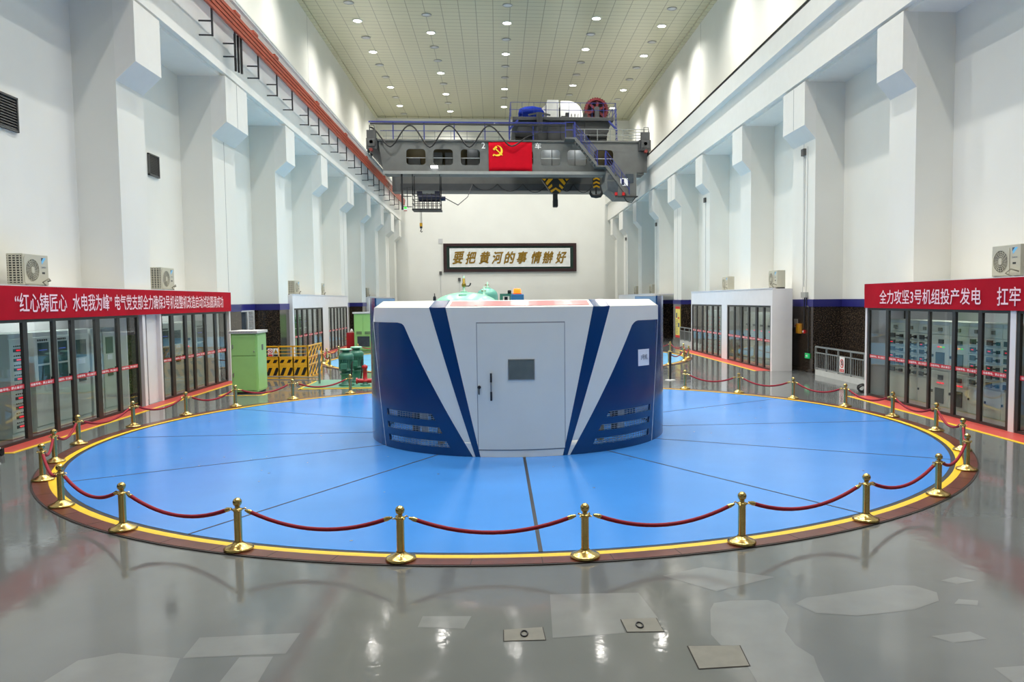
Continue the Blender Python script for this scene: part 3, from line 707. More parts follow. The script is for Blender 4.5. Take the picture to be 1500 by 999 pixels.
banner('red slogan banner over the right glass enclosure', 9.95, -1, 10, 20.6, [('全力攻坚3号机组投产发电', 19.73, 15.43, 2.475, .36), ('扛牢', 14.91, 14.2, 2.46, .37)])

# ------------------------------------------------------------------ air conditioners on the enclosure roofs
def ac_unit(label):
    t = thing('outdoor_ac_unit', label, 'air conditioner', (0, 0, 0), 'air conditioners on the enclosure roofs')   # front faces -y, width along x
    b = MB(); b.box(-.46, .46, -.15, .17, .06, .7); build(b, 'case', 'ac_case', t, bevel=.012)
    b = MB()
    for x in (-.34, .34): b.box(x-.03, x+.03, -.17, .19, 0, .06)
    build(b, 'foot_rail', 'dark_steel', t)
    b = MB()
    b.poly([rrect(-.43, .13, .09, .65, .05), circ(-.15, .37, .235, 24)], (0, -.165, 0), (1, 0, 0), (0, 0, 1), (0, .016, 0))
    for r in (.07, .11, .15, .19, .23): b.tube([(-.15+r*math.cos(2*PI*i/20), -.17, .37+r*math.sin(2*PI*i/20)) for i in range(21)], .005, 5)
    for i in range(16): a = 2*PI*i/16; b.bar((-.15+.05*math.cos(a), -.168, .37+.05*math.sin(a)), (-.15+.24*math.cos(a+.5), -.168, .37+.24*math.sin(a+.5)), .006)
    g = build(b, 'fan_guard', 'ac_case', t)
    b = MB(); b.box(-.2, -.1, -.18, -.165, .31, .43); build(b, 'guard_hub', 'ac_case', g, bevel=.008)
    b = MB(); b.poly([circ(-.15, .37, .234, 24)], (0, -.1505, 0), (1, 0, 0), (0, 0, 1)); 
    for i in range(3):
        a = 2*PI*i/3; b.poly([[(-.15+.03*math.cos(a), .37+.03*math.sin(a)), (-.15+.2*math.cos(a), .37+.2*math.sin(a)), (-.15+.22*math.cos(a+.8), .37+.22*math.sin(a+.8)), (-.15+.05*math.cos(a+1), .37+.05*math.sin(a+1))]], (0, -.153, 0), (1, 0, 0), (0, 0, 1), mi=1)
    build(b, 'fan', ['ac_grille', 'louvre'], t)
    b = MB()
    b.box(-.468, -.459, -.13, .15, .1, .66, 0)
    for i in range(11): z = .12+i*.05; b.box(-.474, -.466, -.13, .15, z, z+.02, 1)
    for i in range(4): y = -.11+i*.075; b.box(-.476, -.466, y, y+.02, .1, .66, 1)
    build(b, 'coil_grille', ['black', 'ac_case'], t)
    b = MB(); b.poly([[(.2, .64), (.38, .64), (.22, .5)]], (0, -.1515, 0), (1, 0, 0), (0, 0, 1)); b.poly([[(.2, .64), (.28, .64), (.2, .56)]], (0, -.1525, 0), (1, 0, 0), (0, 0, 1), mi=1)
    b.text('DAIKIN', (.28, -.1525, .44), (1, 0, 0), (0, 0, 1), w=.16, mi=1, center=True); build(b, 'logo', ['logo_blue', 'ink'], t, fix=False)
    b = MB(); b.box(.22, .32, -.153, -.15, .3, .34); build(b, 'name_plate', 'cabinet_dark', t)
    b = MB(); b.tube([(.4, -.12, .14), (.43, -.2, .16), (.3, -.24, .2), (.1, -.22, .12), (.3, -.2, .04), (.5, -.16, .02)], .016, 6); build(b, 'hose', 'ac_grille', t)
    return t
acs = [(-1, 17.4, 'largest outdoor unit on the left banner enclosure, nearest the viewer'), (-1, 24.05, 'outdoor unit at the far end of the left banner enclosure'),
       (-1, 39.1, 'outdoor unit on the far left enclosure, nearer of its two'), (-1, 44.7, 'outdoor unit on the far left enclosure, farther of its two'), (-1, 60.2, 'tiny outdoor unit on the farthest left enclosure'),
       (1, 15.55, 'outdoor unit on the right banner enclosure at the picture edge'), (1, 29.35, 'outdoor unit at the near end of the far right enclosure'), (1, 37.2, 'outdoor unit midway along the far right enclosure roof'),
       (1, 55.6, 'nearer of two tiny outdoor units on the farthest right enclosure'), (1, 62.0, 'farther of two tiny outdoor units on the farthest right enclosure')]
ac0 = None
for i, (sd, y, lab) in enumerate(acs):
    o = ac0 = ac_unit('outdoor unit: '+lab) if ac0 is None else None
    if o is None: o = ac0
    if i: o = copy_tree(AC0)
    else: AC0 = o
    o['label'] = 'beige '+lab
    o.location = (-9.78 if sd < 0 else (10.65 if i == 5 or i == 6 else 11.1), y, 3.001); o.rotation_euler.z = rad(90) if sd < 0 else rad(-90)
    ac0 = AC0

# ------------------------------------------------------------------ wall louvres
def louvre(y0, y1, z0, z1, label):
    t = thing('wall_louvre', label, 'vent', (RL, (y0+y1)/2, (z0+z1)/2), 'louvred vents on the left wall')
    b = MB()
    for a, c, e, f in ((y0, y1, z0, z0+.04), (y0, y1, z1-.04, z1), (y0, y0+.04, z0, z1), (y1-.04, y1, z0, z1)): b.box(RL+.001, RL+.06, a, c, e, f)
    build(b, 'frame', 'louvre', t)
    b = MB(); n = 11; b.box(RL+.001, RL+.005, y0, y1, z0, z1, 1)
    for i in range(n):
        z = z0+.05+(z1-z0-.1)*i/n; b.add([(RL+.05, y0+.03, z), (RL+.05, y1-.03, z), (RL+.012, y1-.03, z+.055), (RL+.012, y0+.03, z+.055)], [(0, 1, 2, 3)])
    build(b, 'slats', ['louvre', 'black'], t, fix=False)
louvre(17.3, 18.15, 6.36, 7.1, 'dark louvred vent high on the left wall at the picture edge')
louvre(24.57, 25.3, 6.48, 7.13, 'dark louvred vent high on the left wall between two pillars')

# ------------------------------------------------------------------ green cabinets, fence, pumps, tanks
t = thing('control_cabinet', 'light green metal cabinet standing by the left glass enclosure', 'cabinet', (-7.35, 23.9, 0))
b = MB(); b.box(-7.73, -7.0, 23.52, 24.45, .05, 1.76); b.box(-7.7, -7.03, 23.55, 24.42, 0, .05, 1); build(b, 'body', ['light_green', 'black'], t, bevel=.008)
b = MB(); b.box(-7.78, -6.95, 23.46, 24.5, 1.76, 1.84); build(b, 'cap', 'cap_grey', t, bevel=.01)
b = MB()
for i in range(30): b.box(-7.74+.026*i, -7.73+.026*i, 23.452, 23.458, 1.79, 1.82)
build(b, 'cap_vent', 'louvre', t)
for n, z0, z1 in (('upper_door', 1.12, 1.72), ('lower_door', .1, 1.09)):
    b = MB(); b.box(-7.7, -7.03, 23.5, 23.52, z0, z1); dr = build(b, n, 'light_green', t, bevel=.006)
    b = MB(); b.box(-7.69, -7.66, 23.48, 23.5, (z0+z1)/2-.1, (z0+z1)/2+.02); build(b, 'hinge', 'steel', dr)
    if n == 'upper_door': b = MB(); b.cyl((-7.07, 23.5, 1.24), (-7.07, 23.47, 1.24), .02, seg=10); build(b, 'latch', 'steel', dr)
b = MB(); b.box(-7.0, -6.985, 23.56, 24.42, .1, 1.72); b.box(-6.985, -6.98, 23.95, 24.1, 1.25, 1.42, 1); build(b, 'side_door', ['light_green', 'louvre'], t)
b = MB()
for a, c in (((-7.95, 23.1), (-6.75, 23.02)), ((-6.75, 23.02), (-6.7, 24.6)), ((-7.95, 23.1), (-7.95, 24.6))): b.bar(a+(.004,), c+(.004,), .08, .004)
struct(b, 'trim_marking_cabinet', 'yellow_paint')

t = thing('glazed_cabinet', 'distant light green cabinet with vents and dark window beside the housing', 'cabinet', (-7.2, 43.3, 0))
b = MB(); b.box(-7.66, -6.72, 42.95, 43.7, .08, 2.02); b.box(-7.6, -6.78, 43, 43.65, 0, .08); build(b, 'body', 'light_green', t)
b = MB(); b.box(-7.72, -6.66, 42.88, 43.75, 2.02, 2.1); build(b, 'cap', 'cap_grey', t)
for x0, x1 in ((-7.63, -7.2), (-7.18, -6.75)):
    b = MB(); b.box(x0, x1, 42.93, 42.95, .85, 2.0); dr = build(b, 'door', 'light_green', t)
    b = MB()
    for i in range(4): b.box(x0+.08, x1-.06, 42.92, 42.93, .92+.04*i, .94+.04*i)
    build(b, 'vent_slots', 'louvre', dr)
b = MB(); b.box(-7.5, -6.85, 42.93, 42.95, .25, .8); build(b, 'window', 'smoked', t)
t = thing('fire_box', 'red fire box with white cap beside the distant green cabinet', 'fire box', (-8.0, 43.8, 0))
b = MB(); b.box(-8.2, -7.78, 43.6, 44, .06, .98); b.box(-8.16, -7.82, 43.58, 43.6, .14, .92); build(b, 'case', 'valve_red', t, bevel=.02)
b = MB(); b.lathe([(0, .98), (.13, .98), (.04, 1.16), (0, 1.2)], (-7.95, 43.8, 0), 14); build(b, 'cap', 'sign_white', t)
b = MB(); b.box(-8.18, -8.1, 43.65, 43.95, 0, .06); b.box(-7.88, -7.8, 43.65, 43.95, 0, .06); build(b, 'foot', 'black', t)

# yellow guard fence
t = thing('guard_fence', 'yellow steel guard fence with hazard cut-outs beside the green cabinet', 'fence', (-7.5, 28.1, 0))
def fence_side(p, q, kind):
    p, q = Vector(p+(0,)), Vector(q+(0,)); d = (q-p); L = d.length; d.normalize(); nrm = Vector((d.y, -d.x, 0))
    fr = MB()
    for z in (.02, .46, .74, 1.12): fr.bar(p+Vector((0, 0, z)), q+Vector((0, 0, z)), .04, .05)
    n = max(2, round(L/.5))
    for i in range(n+1): P = p+d*(L*i/n); fr.bar(P, P+Vector((0, 0, 1.14)), .04)
    if kind == 'front':
        for z in (.87, .99): fr.bar(p+Vector((0, 0, z)), q+Vector((0, 0, z)), .02)
        build(fr, 'rail_frame', 'safety_yellow', t)
        for z0, z1 in ((.05, .43), (.49, .71)):
            b = MB(); holes = []; m = round(L/.25)
            for i in range(m):
                u = .04+i*(L-.04)/m; hh = z1-z0; holes.append([(u, z0+.05), (u+.12, z0+.05), (u+.12+hh*.3, z1-.05), (u+hh*.3, z1-.05)])
            b.poly([[(0, z0), (L, z0), (L, z1), (0, z1)]]+holes, p, d, (0, 0, 1), nrm*.02)
            for h_ in holes: b.poly([h_], p-nrm*.02, d, (0, 0, 1), mi=1)
            build(b, 'kick_panel', ['safety_yellow', 'black'], t, fix=False)
    else:
        build(fr, 'rail_frame', 'safety_yellow', t)
        b = MB()
        for i in range(14):
            z = -.9+.14*i; a = max(0, -z)/1.2; e = min(1, (1.1-z)/1.2)
            if e > a: b.bar(p+d*L*a+Vector((0, 0, z+1.2*a)), p+d*L*e+Vector((0, 0, z+1.2*e)), .02, .035, mi=i % 2)
        build(b, 'lattice', ['safety_yellow', 'black'], t)
fence_side((-8.6, 28.1), (-6.64, 28.1), 'front'); fence_side((-6.62, 28.1), (-6.62, 30.2), 'side')
b = MB()
b.poly([rrect(-7.98, -7.81, .78, 1.06, .01)], (0, 28.06, 0), (1, 0, 0), (0, 0, 1), (0, .008, 0)); b.poly([circ(-7.895, .95, .075, 20), circ(-7.895, .95, .055, 20)], (0, 28.055, 0), (1, 0, 0), (0, 0, 1), mi=1)
b.bar((-7.94, 28.055, .99), (-7.85, 28.055, .91), .004, .016, 1); b.box(-7.97, -7.82, 28.054, 28.057, .79, .85, 1); b.box(-7.92, -7.87, 28.054, 28.057, .93, .97, 2)
tag(build(b, 'prohibition_sign', ['sign_white', 'sign_red', 'black'], loc=(-7.9, 28.06, .9), fix=False), 'red circle prohibition sign on the yellow fence', 'sign')
b = MB()
b.poly([rrect(-7.79, -7.62, .78, 1.06, .01)], (0, 28.06, 0), (1, 0, 0), (0, 0, 1), (0, .008, 0)); b.poly([[(-7.78, .88), (-7.63, .88), (-7.705, 1.04)]], (0, 28.055, 0), (1, 0, 0), (0, 0, 1), mi=2)
b.poly([[(-7.765, .888), (-7.645, .888), (-7.705, 1.02)]], (0, 28.053, 0), (1, 0, 0), (0, 0, 1), mi=1); b.box(-7.715, -7.695, 28.05, 28.052, .91, .98, 2); b.box(-7.78, -7.63, 28.054, 28.057, .79, .85, 2)
tag(build(b, 'hazard_sign', ['sign_white', 'safety_yellow', 'black'], loc=(-7.7, 28.06, .9), fix=False), 'yellow triangle hazard sign on the yellow fence', 'sign')

# belt posts
def belt_post(x, y, h, label, m):
    t = thing('belt_post', label, 'post', (x, y, 0), 'steel queue posts')
    b = MB(); b.lathe([(0, 0), (.17, 0), (.17, .015), (.05, .03)], (x, y, 0), 20); build(b, 'base', 'pale_trim', t)
    b = MB(); b.cyl((x, y, .02), (x, y, h-.12), .035, seg=14); build(b, 'pole', m, t)
    b = MB(); b.cyl((x, y, h-.12), (x, y, h), .042, seg=14); build(b, 'belt_head', 'pale_trim' if m == 'steel' else 'cabinet_dark', t)
    return t
p1 = belt_post(-5.76, 25.9, 1.1, 'slim chrome post with white head between fence and green pumps', 'steel')
b = MB(); b.tube([(-5.8, 25.92, .12), (-6.8, 26.25, .12), (-8.4, 26.8, .12)], .02, 8); b.tube([(-5.8, 25.92, .22), (-6.8, 26.25, .22), (-8.4, 26.8, .22)], .02, 8); build(b, 'low_rail', 'steel', p1)
belt_post(5.62, 25.26, .93, 'grey steel post right of the round housing', 'dark_steel')

# green pumps on a plinth
b = MB(); b.box(-6.0, -3.0, 24.55, 27.0, 0, .03); b.box(-6.05, -2.95, 24.45, 24.55, 0, .012, 1); b.box(-6.1, -6.0, 24.45, 27.0, 0, .012, 1); struct(b, 'floor_plinth', ['plinth_green', 'yellow_paint'])
def pump(x, y, label):
    t = thing('vertical_pump', label, 'pump', (x, y, .03), 'green vertical pumps on the plinth')
    b = MB(); b.lathe([(0, .03), (.24, .03), (.24, .08), (.16, .1), (.16, .36), (.2, .38), (.2, .42), (.15, .44), (.15, .5)], (x, y, 0), 20); build(b, 'pump_body', 'motor_green', t)
    b = MB(); b.lathe([(0, .5), (.23, .5), (.23, .53), (.195, .55), (.195, .84), (.23, .86), (.23, .97), (.21, 1.02), (.15, 1.07), (.12, 1.08), (.12, 1.14), (0, 1.14)], (x, y, 0), 24)
    for i in range(24):
        a = 2*PI*i/24; b.bar((x+.21*math.cos(a), y+.21*math.sin(a), .56), (x+.21*math.cos(a), y+.21*math.sin(a), .89), .012, .03, up=(math.cos(a), math.sin(a), 0))
    build(b, 'motor', 'motor_green', t)
    b = MB(); b.lathe([(0, 1.14), (.17, 1.14), (.2, 1.16), (.17, 1.19), (0, 1.2)], (x, y, 0), 24); build(b, 'rain_cap', 'motor_green_pale', t)
    b = MB(); b.box(x-.12, x+.08, y-.32, y-.2, .56, .74); build(b, 'terminal_box', 'motor_green', t, bevel=.012)
    b = MB(); b.tube([(x+.14, y-.15, .05), (x+.2, y-.2, .4), (x+.2, y-.15, .72), (x+.22, y-.1, .78)], .02, 8); build(b, 'cable', 'hose_black', t)
pump(-4.75, 25.1, 'green vertical pump motor, front one of the pair by the housing'); pump(-4.62, 26.2, 'green vertical pump motor, rear one of the pair by the housing')
t = thing('red_valve', 'red valve and pipework beside the green pumps', 'valve', (-4.15, 24.95, .03))
b = MB(); b.lathe([(0, .03), (.16, .03), (.16, .07), (.08, .08), (.08, .16)], (-4.15, 24.95, 0), 16); build(b, 'flange_base', 'motor_green', t)
b = MB(); b.lathe([(.1, .16), (.1, .2), (.065, .22), (.065, .56), (.085, .57), (.085, .66), (.02, .68), (.02, .7), (0, .7)], (-4.15, 24.95, 0), 16); build(b, 'valve_stem', 'valve_red', t)
b = MB(); b.cyl((-4.4, 24.95, .18), (-3.5, 24.95, .18), .07, seg=14); b.cyl((-4.42, 24.95, .18), (-4.38, 24.95, .18), .1, seg=14); b.cyl((-3.92, 24.95, .18), (-3.88, 24.95, .18), .1, seg=14); build(b, 'pipe', 'valve_red', t)
t = thing('pipe_riser', 'tall red pipe with brass fitting close against the round housing', 'pipe', (-3.85, 25.6, .03))
b = MB(); b.cyl((-3.85, 25.6, .03), (-3.85, 25.6, .85), .07, seg=14); b.cyl((-3.85, 25.6, .5), (-3.85, 25.6, .54), .11, seg=14); build(b, 'pipe', 'valve_red', t)
b = MB(); b.ball((-3.92, 25.5, .35), .08); build(b, 'fitting', 'valve_brass', t)

# oil tanks seen over the housing
def tank(x, y, r, ztop, hh, m, label, valves):
    t = thing('pressure_tank', label, 'tank', (x, y, 0), 'green pressure tanks behind the housing')
    zs = ztop-hh; prof = [(0, .3), (r*.6, .32), (r, .5)]+[(r*math.cos(rad(a)), zs+hh*math.sin(rad(a))) for a in range(0, 91, 9)]
    b = MB(); b.lathe(prof, (x, y, 0), 40)
    for i in range(4): a = PI/4+i*PI/2; b.cyl((x+r*.8*math.cos(a), y+r*.8*math.sin(a), 0), (x+r*.8*math.cos(a), y+r*.8*math.sin(a), .55), .06, seg=10)
    build(b, 'vessel', m, t)
    for vx, vy, z0, z1, br in valves:
        b = MB(); b.lathe([(.07, z0-.2), (.07, z0-.02), (.11, z0-.02), (.11, z0+.02), (.04, z0+.02), (.04, z0+(z1-z0)*.35), (.025, z0+(z1-z0)*.4), (.025, z1), (0, z1)], (vx, vy, 0), 12)
        if br:
            k = z1-z0; b.lathe([(.03, z0+k*.3), (.07, z0+k*.34), (.07, z0+k*.5), (.045, z0+k*.55), (.045, z0+k*.82), (.02, z0+k*.85), (.02, z0+k*.9)], (vx, vy, 0), 12, mi=1)
            b.tube([(vx+.05, vy, z0+k*.36), (vx+.16, vy, z0+k*.36), (vx+.2, vy, z0+k*.42), (vx+.22, vy, z0+k*.55)], .022, 8, mi=2)
        else:
            b.bar((vx-.09, vy, (z0+z1)/2), (vx+.06, vy, (z0+z1)/2), .03, mi=1)
        build(b, 'safety_valve', ['motor_green_pale', 'valve_brass', 'dark_steel'], t)
    return t
tk = tank(-1.02, 26, 1.12, 2.94, .52, 'tank_green', 'large pale green domed tank behind the housing, brass valve on top', [(-1.07, 25.95, 2.95, 3.47, 1), (-.42, 25.9, 2.83, 3.12, 0)])
b = MB(); b.box(-1.22, -.96, 25.3, 25.7, 2.55, 2.88); build(b, 'manhole_box', 'tank_green', tk, bevel=.03)
tank(-.36, 30, .4, 3.14, .3, 'tank_teal', 'small teal domed tank right behind the large pale one', [(-.35, 30, 3.14, 3.36, 0)])
t = thing('pump_control_stand', 'green control stand with gauge window left of the orange beacon', 'control stand', (.35, 26.5, 0))
b = MB(); b.poly([[(.1, 0), (.75, 0), (.75, 2.88), (.1, 2.88)], [(.2, 2.62), (.42, 2.62), (.42, 2.8), (.2, 2.8)]], (0, 26.3, 0), (1, 0, 0), (0, 0, 1), (0, .3, 0)); build(b, 'stand', 'motor_green', t)
b = MB(); b.lathe([(0, 2.88), (.06, 2.88), (.06, 2.98), (.04, 3.0), (0, 3.0)], (.42, 26.45, 0), 14); build(b, 'knob', 'black', t)
b = MB(); b.box(.25, .36, 26.4, 26.5, 2.62, 2.78); build(b, 'gauge', 'cabinet_dark', t)
t = thing('bottle_valve', 'small black valve cap left of the large pale tank', 'valve', (-1.95, 25, 0))
b = MB(); b.cyl((-1.95, 25, 0), (-1.95, 25, 2.66), .03, seg=10); build(b, 'standpipe', 'dark_steel', t)
b = MB(); b.lathe([(0, 2.66), (.05, 2.66), (.045, 2.78), (.015, 2.82), (.015, 2.9), (0, 2.9)], (-1.95, 25, 0), 12); build(b, 'cap', 'black', t)

# ------------------------------------------------------------------ right recess: railing, notices
def railing(label, x, y0, y1, n):
    t = thing('railing', label, 'railing', (x, (y0+y1)/2, 0), 'grey railings in the granite recesses')
    b = MB(); b.box(x-.02, x+.14, y0, y1, 0, .19); build(b, 'kerb', 'pale_trim', t)
    b = MB()
    for z in (.97, .77, .24): b.bar((x, y0, z), (x, y1, z), .05 if z > .9 else .035)
    build(b, 'rails', 'railing_grey', t)
    for i in range(n+1):
        y = y0+(y1-y0)*i/n; b = MB(); b.bar((x, y, .19), (x, y, .97), .05); build(b, 'post', 'railing_grey', t)
    m = int((y1-y0)/.15)
    for i in range(1, m):
        b = MB(); b.bar((x, y0+(y1-y0)*i/m, .24), (x, y0+(y1-y0)*i/m, .77), .018); build(b, 'baluster', 'railing_grey', t)
railing('grey railing with balusters in the right granite recess beside the banner enclosure', 10.95, 21.75, 26.3, 5)
railing('distant grey railing in the recess beyond the far right enclosure', 10.95, 41.95, 46.5, 4)
b = MB(); ux, o_ = (0, -1, 0), (10.9, 24.1, 0)
b.poly([[(-.2, .27), (.17, .27), (.17, .77), (-.2, .77)]], o_, ux, (0, 0, 1), (.008, 0, 0)); b.poly([circ(-.015, .56, .14, 24), circ(-.015, .56, .11, 24)], (10.896, 24.1, 0), ux, (0, 0, 1), mi=1)
b.poly([[(-.06, .5), (-.02, .5), (0, .56), (.05, .5), (.08, .5), (.03, .6), (.03, .66), (-.03, .66), (-.05, .58)]], (10.896, 24.1, 0), ux, (0, 0, 1), mi=2)
b.poly([[(-.1, .645), (-.08, .66), (.07, .475), (.05, .46)]], (10.894, 24.1, 0), ux, (0, 0, 1), mi=1); b.poly([[(-.17, .29), (.14, .29), (.14, .38), (-.17, .38)]], (10.896, 24.1, 0), ux, (0, 0, 1), mi=1)
b.text('禁止跨越', (10.893, 24.1+.015, .335), ux, (0, 0, 1), w=.24, h=.055, mi=0, center=True)
tag(build(b, 'no_crossing_sign', ['sign_white', 'sign_red', 'black'], loc=(10.9, 24.1, .5), fix=False), 'white prohibition sign with red circle hung on the grey railing', 'sign')
# pillar fittings
px = XR-.035
t = thing('junction_box', 'grey electric box above the navy band on the right granite pillar', 'electric box', (XR, 27.5, 2.7))
b = MB(); b.box(XR-.12, XR, 27.3, 27.72, 2.66, 2.86); build(b, 'case', 'grey_box', t, bevel=.01)
b = MB()
for y, z0, z1 in ((27.5, 1.51, 2.66), (27.1, .69, 2.3), (27.3, 2.3, 2.66)): b.cyl((px-.03, y, z0), (px-.03, y, z1), .02, seg=8)
b.tube([(px-.03, 27.1, 2.3), (px-.03, 27.2, 2.36), (px-.03, 27.3, 2.36)], .02, 8); build(b, 'conduit', 'dark_steel', t)
b = MB(); b.cyl((XR-.03, 27.45, 2.86), (XR-.03, 27.42, 8.0), .012, seg=6); build(b, 'riser', 'pale_trim', t)
b = MB(); b.box(px-.06, px, 27.44, 27.56, 1.38, 1.5); b.cyl((px-.06, 27.5, 1.44), (px-.08, 27.5, 1.44), .035, seg=12, mi=1)
tag(build(b, 'fire_alarm', ['sign_red', 'sign_white'], loc=(px, 27.5, 1.4)), 'red fire alarm point on the right granite pillar', 'fire alarm')
b = MB(); b.box(px-.05, px, 27.02, 27.36, .5, .68); b.poly([[(-.1, .57), (0, .57), (0, .53), (.09, .59), (0, .65), (0, .61), (-.1, .61)]], (px-.052, 27.19, 0), (0, -1, 0), (0, 0, 1), mi=1)
tag(build(b, 'exit_sign', ['exit_green', 'sign_white'], loc=(px, 27.2, .6), fix=False), 'small lit green exit sign low on the right granite pillar', 'exit sign')
b = MB(); b.box(px-.02, px, 28.15, 28.5, 1.57, 1.88); b.box(px-.023, px-.02, 28.2, 28.4, 1.62, 1.66, 1)
tag(build(b, 'grey_notice', ['grey_box', 'sign_red'], loc=(px, 28.3, 1.7)), 'grey notice plate with red line on the right granite pillar', 'notice')
b = MB(); b.box(px-.08, px, 27.8, 28.16, 1.36, 1.72); b.box(px-.083, px-.08, 27.86, 28.1, 1.42, 1.66, 1)
tag(build(b, 'notice_case', ['orange_box', 'safety_yellow'], loc=(px, 28, 1.5)), 'orange yellow case on the right granite pillar', 'case')
def wallbox(y, z, label):
    t = thing('wall_junction_box', label, 'electric box', (XR, y, z), 'small boxes high on the right pillars')
    b = MB(); b.box(XR-.1, XR, y-.12, y+.12, z-.12, z+.12); build(b, 'case', 'louvre', t)
    b = MB(); b.cyl((XR-.02, y-.06, 3.05), (XR-.02, y-.06, z-.1), .014, seg=6); build(b, 'conduit', 'pale_trim', t)
wallbox(27.75, 7.85, 'small grey box under the corbel of the pillar with the exit sign')
wallbox(41.2, 7.85, 'small grey box under the right corbel above the far right enclosure'); wallbox(54, 7.8, 'small grey box under a distant right corbel, third of four'); wallbox(66.8, 7.8, 'small grey box under the farthest right corbel')
# poster on the far right pillar
b = MB(); o_ = (XR-.06, 47.5, 0); b.box(XR-.06, XR-.032, 46.8, 48.0, .3, 2.2)
for a, c, e, f, m in ((46.8, 48, .3, .45, 1), (46.8, 48, 2.05, 2.2, 1), (47.55, 47.85, 1.5, 1.8, 2), (47.0, 47.4, 1.45, 1.55, 1), (46.95, 47.3, .95, 1.2, 2)): b.box(XR-.063, XR-.06, a, c, e, f, m)
for i in range(9): b.box(XR-.063, XR-.06, 47.4, 47.9, .55+.1*i, .58+.1*i, 2)
tag(build(b, 'poster', ['poster_yellow', 'sign_red', 'ink'], loc=(XR, 47.4, 1.2)), 'tall yellow and red poster on the distant right granite pillar', 'poster')
# pair of black cable coils by the railing
for i, (y, lab) in enumerate(((21.05, 'black cable coil beside the railing, against the enclosure'), (21.35, 'black cable coil beside the railing, farther of two'))):
    b = MB(); x = 10.12+.12*i
    b.tube([(x+.11*math.cos(2*PI*k/14), y+.04*math.sin(k), .11+.1*math.sin(2*PI*k/14)) for k in range(29)], .022, 7)
    tag(build(b, 'cable_coil', 'hose_black', loc=(x, y, 0)), lab, 'cable coil')
# left recess window and louvred door beyond the enclosure
b = MB(); b.box(RL+.03, RL+.08, 31.4, 34.2, 2.28, 2.34); b.box(RL+.03, RL+.08, 33.25, 33.4, .02, 2.28); b.box(RL+.03, RL+.08, 31.4, 31.5, .02, 2.28); b.box(RL+.03, RL+.08, 34.1, 34.2, .02, 2.28)
for i in range(18): b.box(RL+.035, RL+.07, 33.4, 34.1, 1.2+.06*i, 1.23+.06*i)
b.box(RL+.034, RL+.04, 31.5, 33.25, .02, 2.28, 1); struct(b, 'door_1', ['cap_grey', 'smoked'])
# wheeled trolley corner at the left edge
t = thing('rolling_stand', 'white wheeled stand leg at the left picture edge', 'stand', (-9.0, 14.1, 0))
b = MB(); b.tube([(-9.02, 14.2, 1.2), (-9.02, 14.2, .36), (-8.76, 14.45, .12)], .03, 8); b.tube([(-9.02, 14.2, .36), (-8.8, 13.9, .12)], .03, 8); build(b, 'frame', 'sign_white', t)
for x, y in ((-8.74, 14.47), (-8.78, 13.88)):
    b = MB(); b.cyl((x-.02, y, .05), (x+.02, y, .05), .05, seg=14); b.box(x-.03, x+.03, y-.03, y+.03, .06, .13); build(b, 'caster', 'rubber', t)

# ------------------------------------------------------------------ framed calligraphy on the end wall
t = thing('framed_calligraphy', 'wide framed gold calligraphy on the white end wall', 'framed picture', (1.35, Y1, 6.7))
x0, x1, z0, z1 = -4.95, 7.6, 5.37, 8.05
b = MB(); b.poly([[(x0, z0), (x1, z0), (x1, z1), (x0, z1)], [(x0+.3, z0+.28), (x1-.3, z0+.28), (x1-.3, z1-.26), (x0+.3, z1-.26)]], (0, Y1-.14, 0), (1, 0, 0), (0, 0, 1), (0, .14, 0)); build(b, 'outer_frame', 'frame_wood', t, bevel=.04)
b = MB(); b.box(x0+.28, x1-.28, Y1-.07, Y1-.02, z0+.26, z1-.24); build(b, 'mount', 'frame_green', t)
b = MB(); b.box(-4.34, 6.96, Y1-.09, Y1-.07, 5.88, 7.55); build(b, 'panel', 'frame_panel', t)
b = MB(); b.poly([[(-4.38, 5.84), (7.0, 5.84), (7.0, 7.59), (-4.38, 7.59)], [(-4.34, 5.88), (6.96, 5.88), (6.96, 7.55), (-4.34, 7.55)]], (0, Y1-.1, 0), (1, 0, 0), (0, 0, 1), (0, .02, 0)); build(b, 'inner_trim', 'white_letter', t)
for ch, x in zip('要把黄河的事情辦好', (-3.56, -2.37, -1.09, .1, 1.27, 2.42, 3.77, 4.89, 6.14)):
    b = MB()
    for k, (dx, dz) in enumerate(((0, 0), (.035, .02), (-.03, -.02), (.02, -.03))): b.text(ch, (x+dx, Y1-.1-.002*k, 6.72+dz), (1, 0, .06), (.22, 0, 1), w=.88, h=1.12, bold=.008, center=True)
    build(b, 'character', 'gold_letter', t, fix=False)
b = MB(); b.box(-5.4, -5.0, Y1-.03, Y1, 8.05, 8.5); tag(build(b, 'wall_plate', 'cap_grey', loc=(-5.2, Y1, 8.2)), 'pale square plate on the end wall above the frame corner', 'wall plate')
for x, z, za, lab in ((-5.24, 5.3, 4.0, 'small lamp box on the end wall left of the frame'), (-3.5, 4.68, 3.3, 'small switch box on the end wall under the frame')):
    b = MB(); b.box(x-.12, x+.12, Y1-.1, Y1, z-.15, z+.15); b.box(x-.015, x+.015, Y1-.03, Y1, za-2, z, 1); tag(build(b, 'switch_box', ['louvre', 'pale_trim'], loc=(x, Y1, z)), lab, 'electric box')

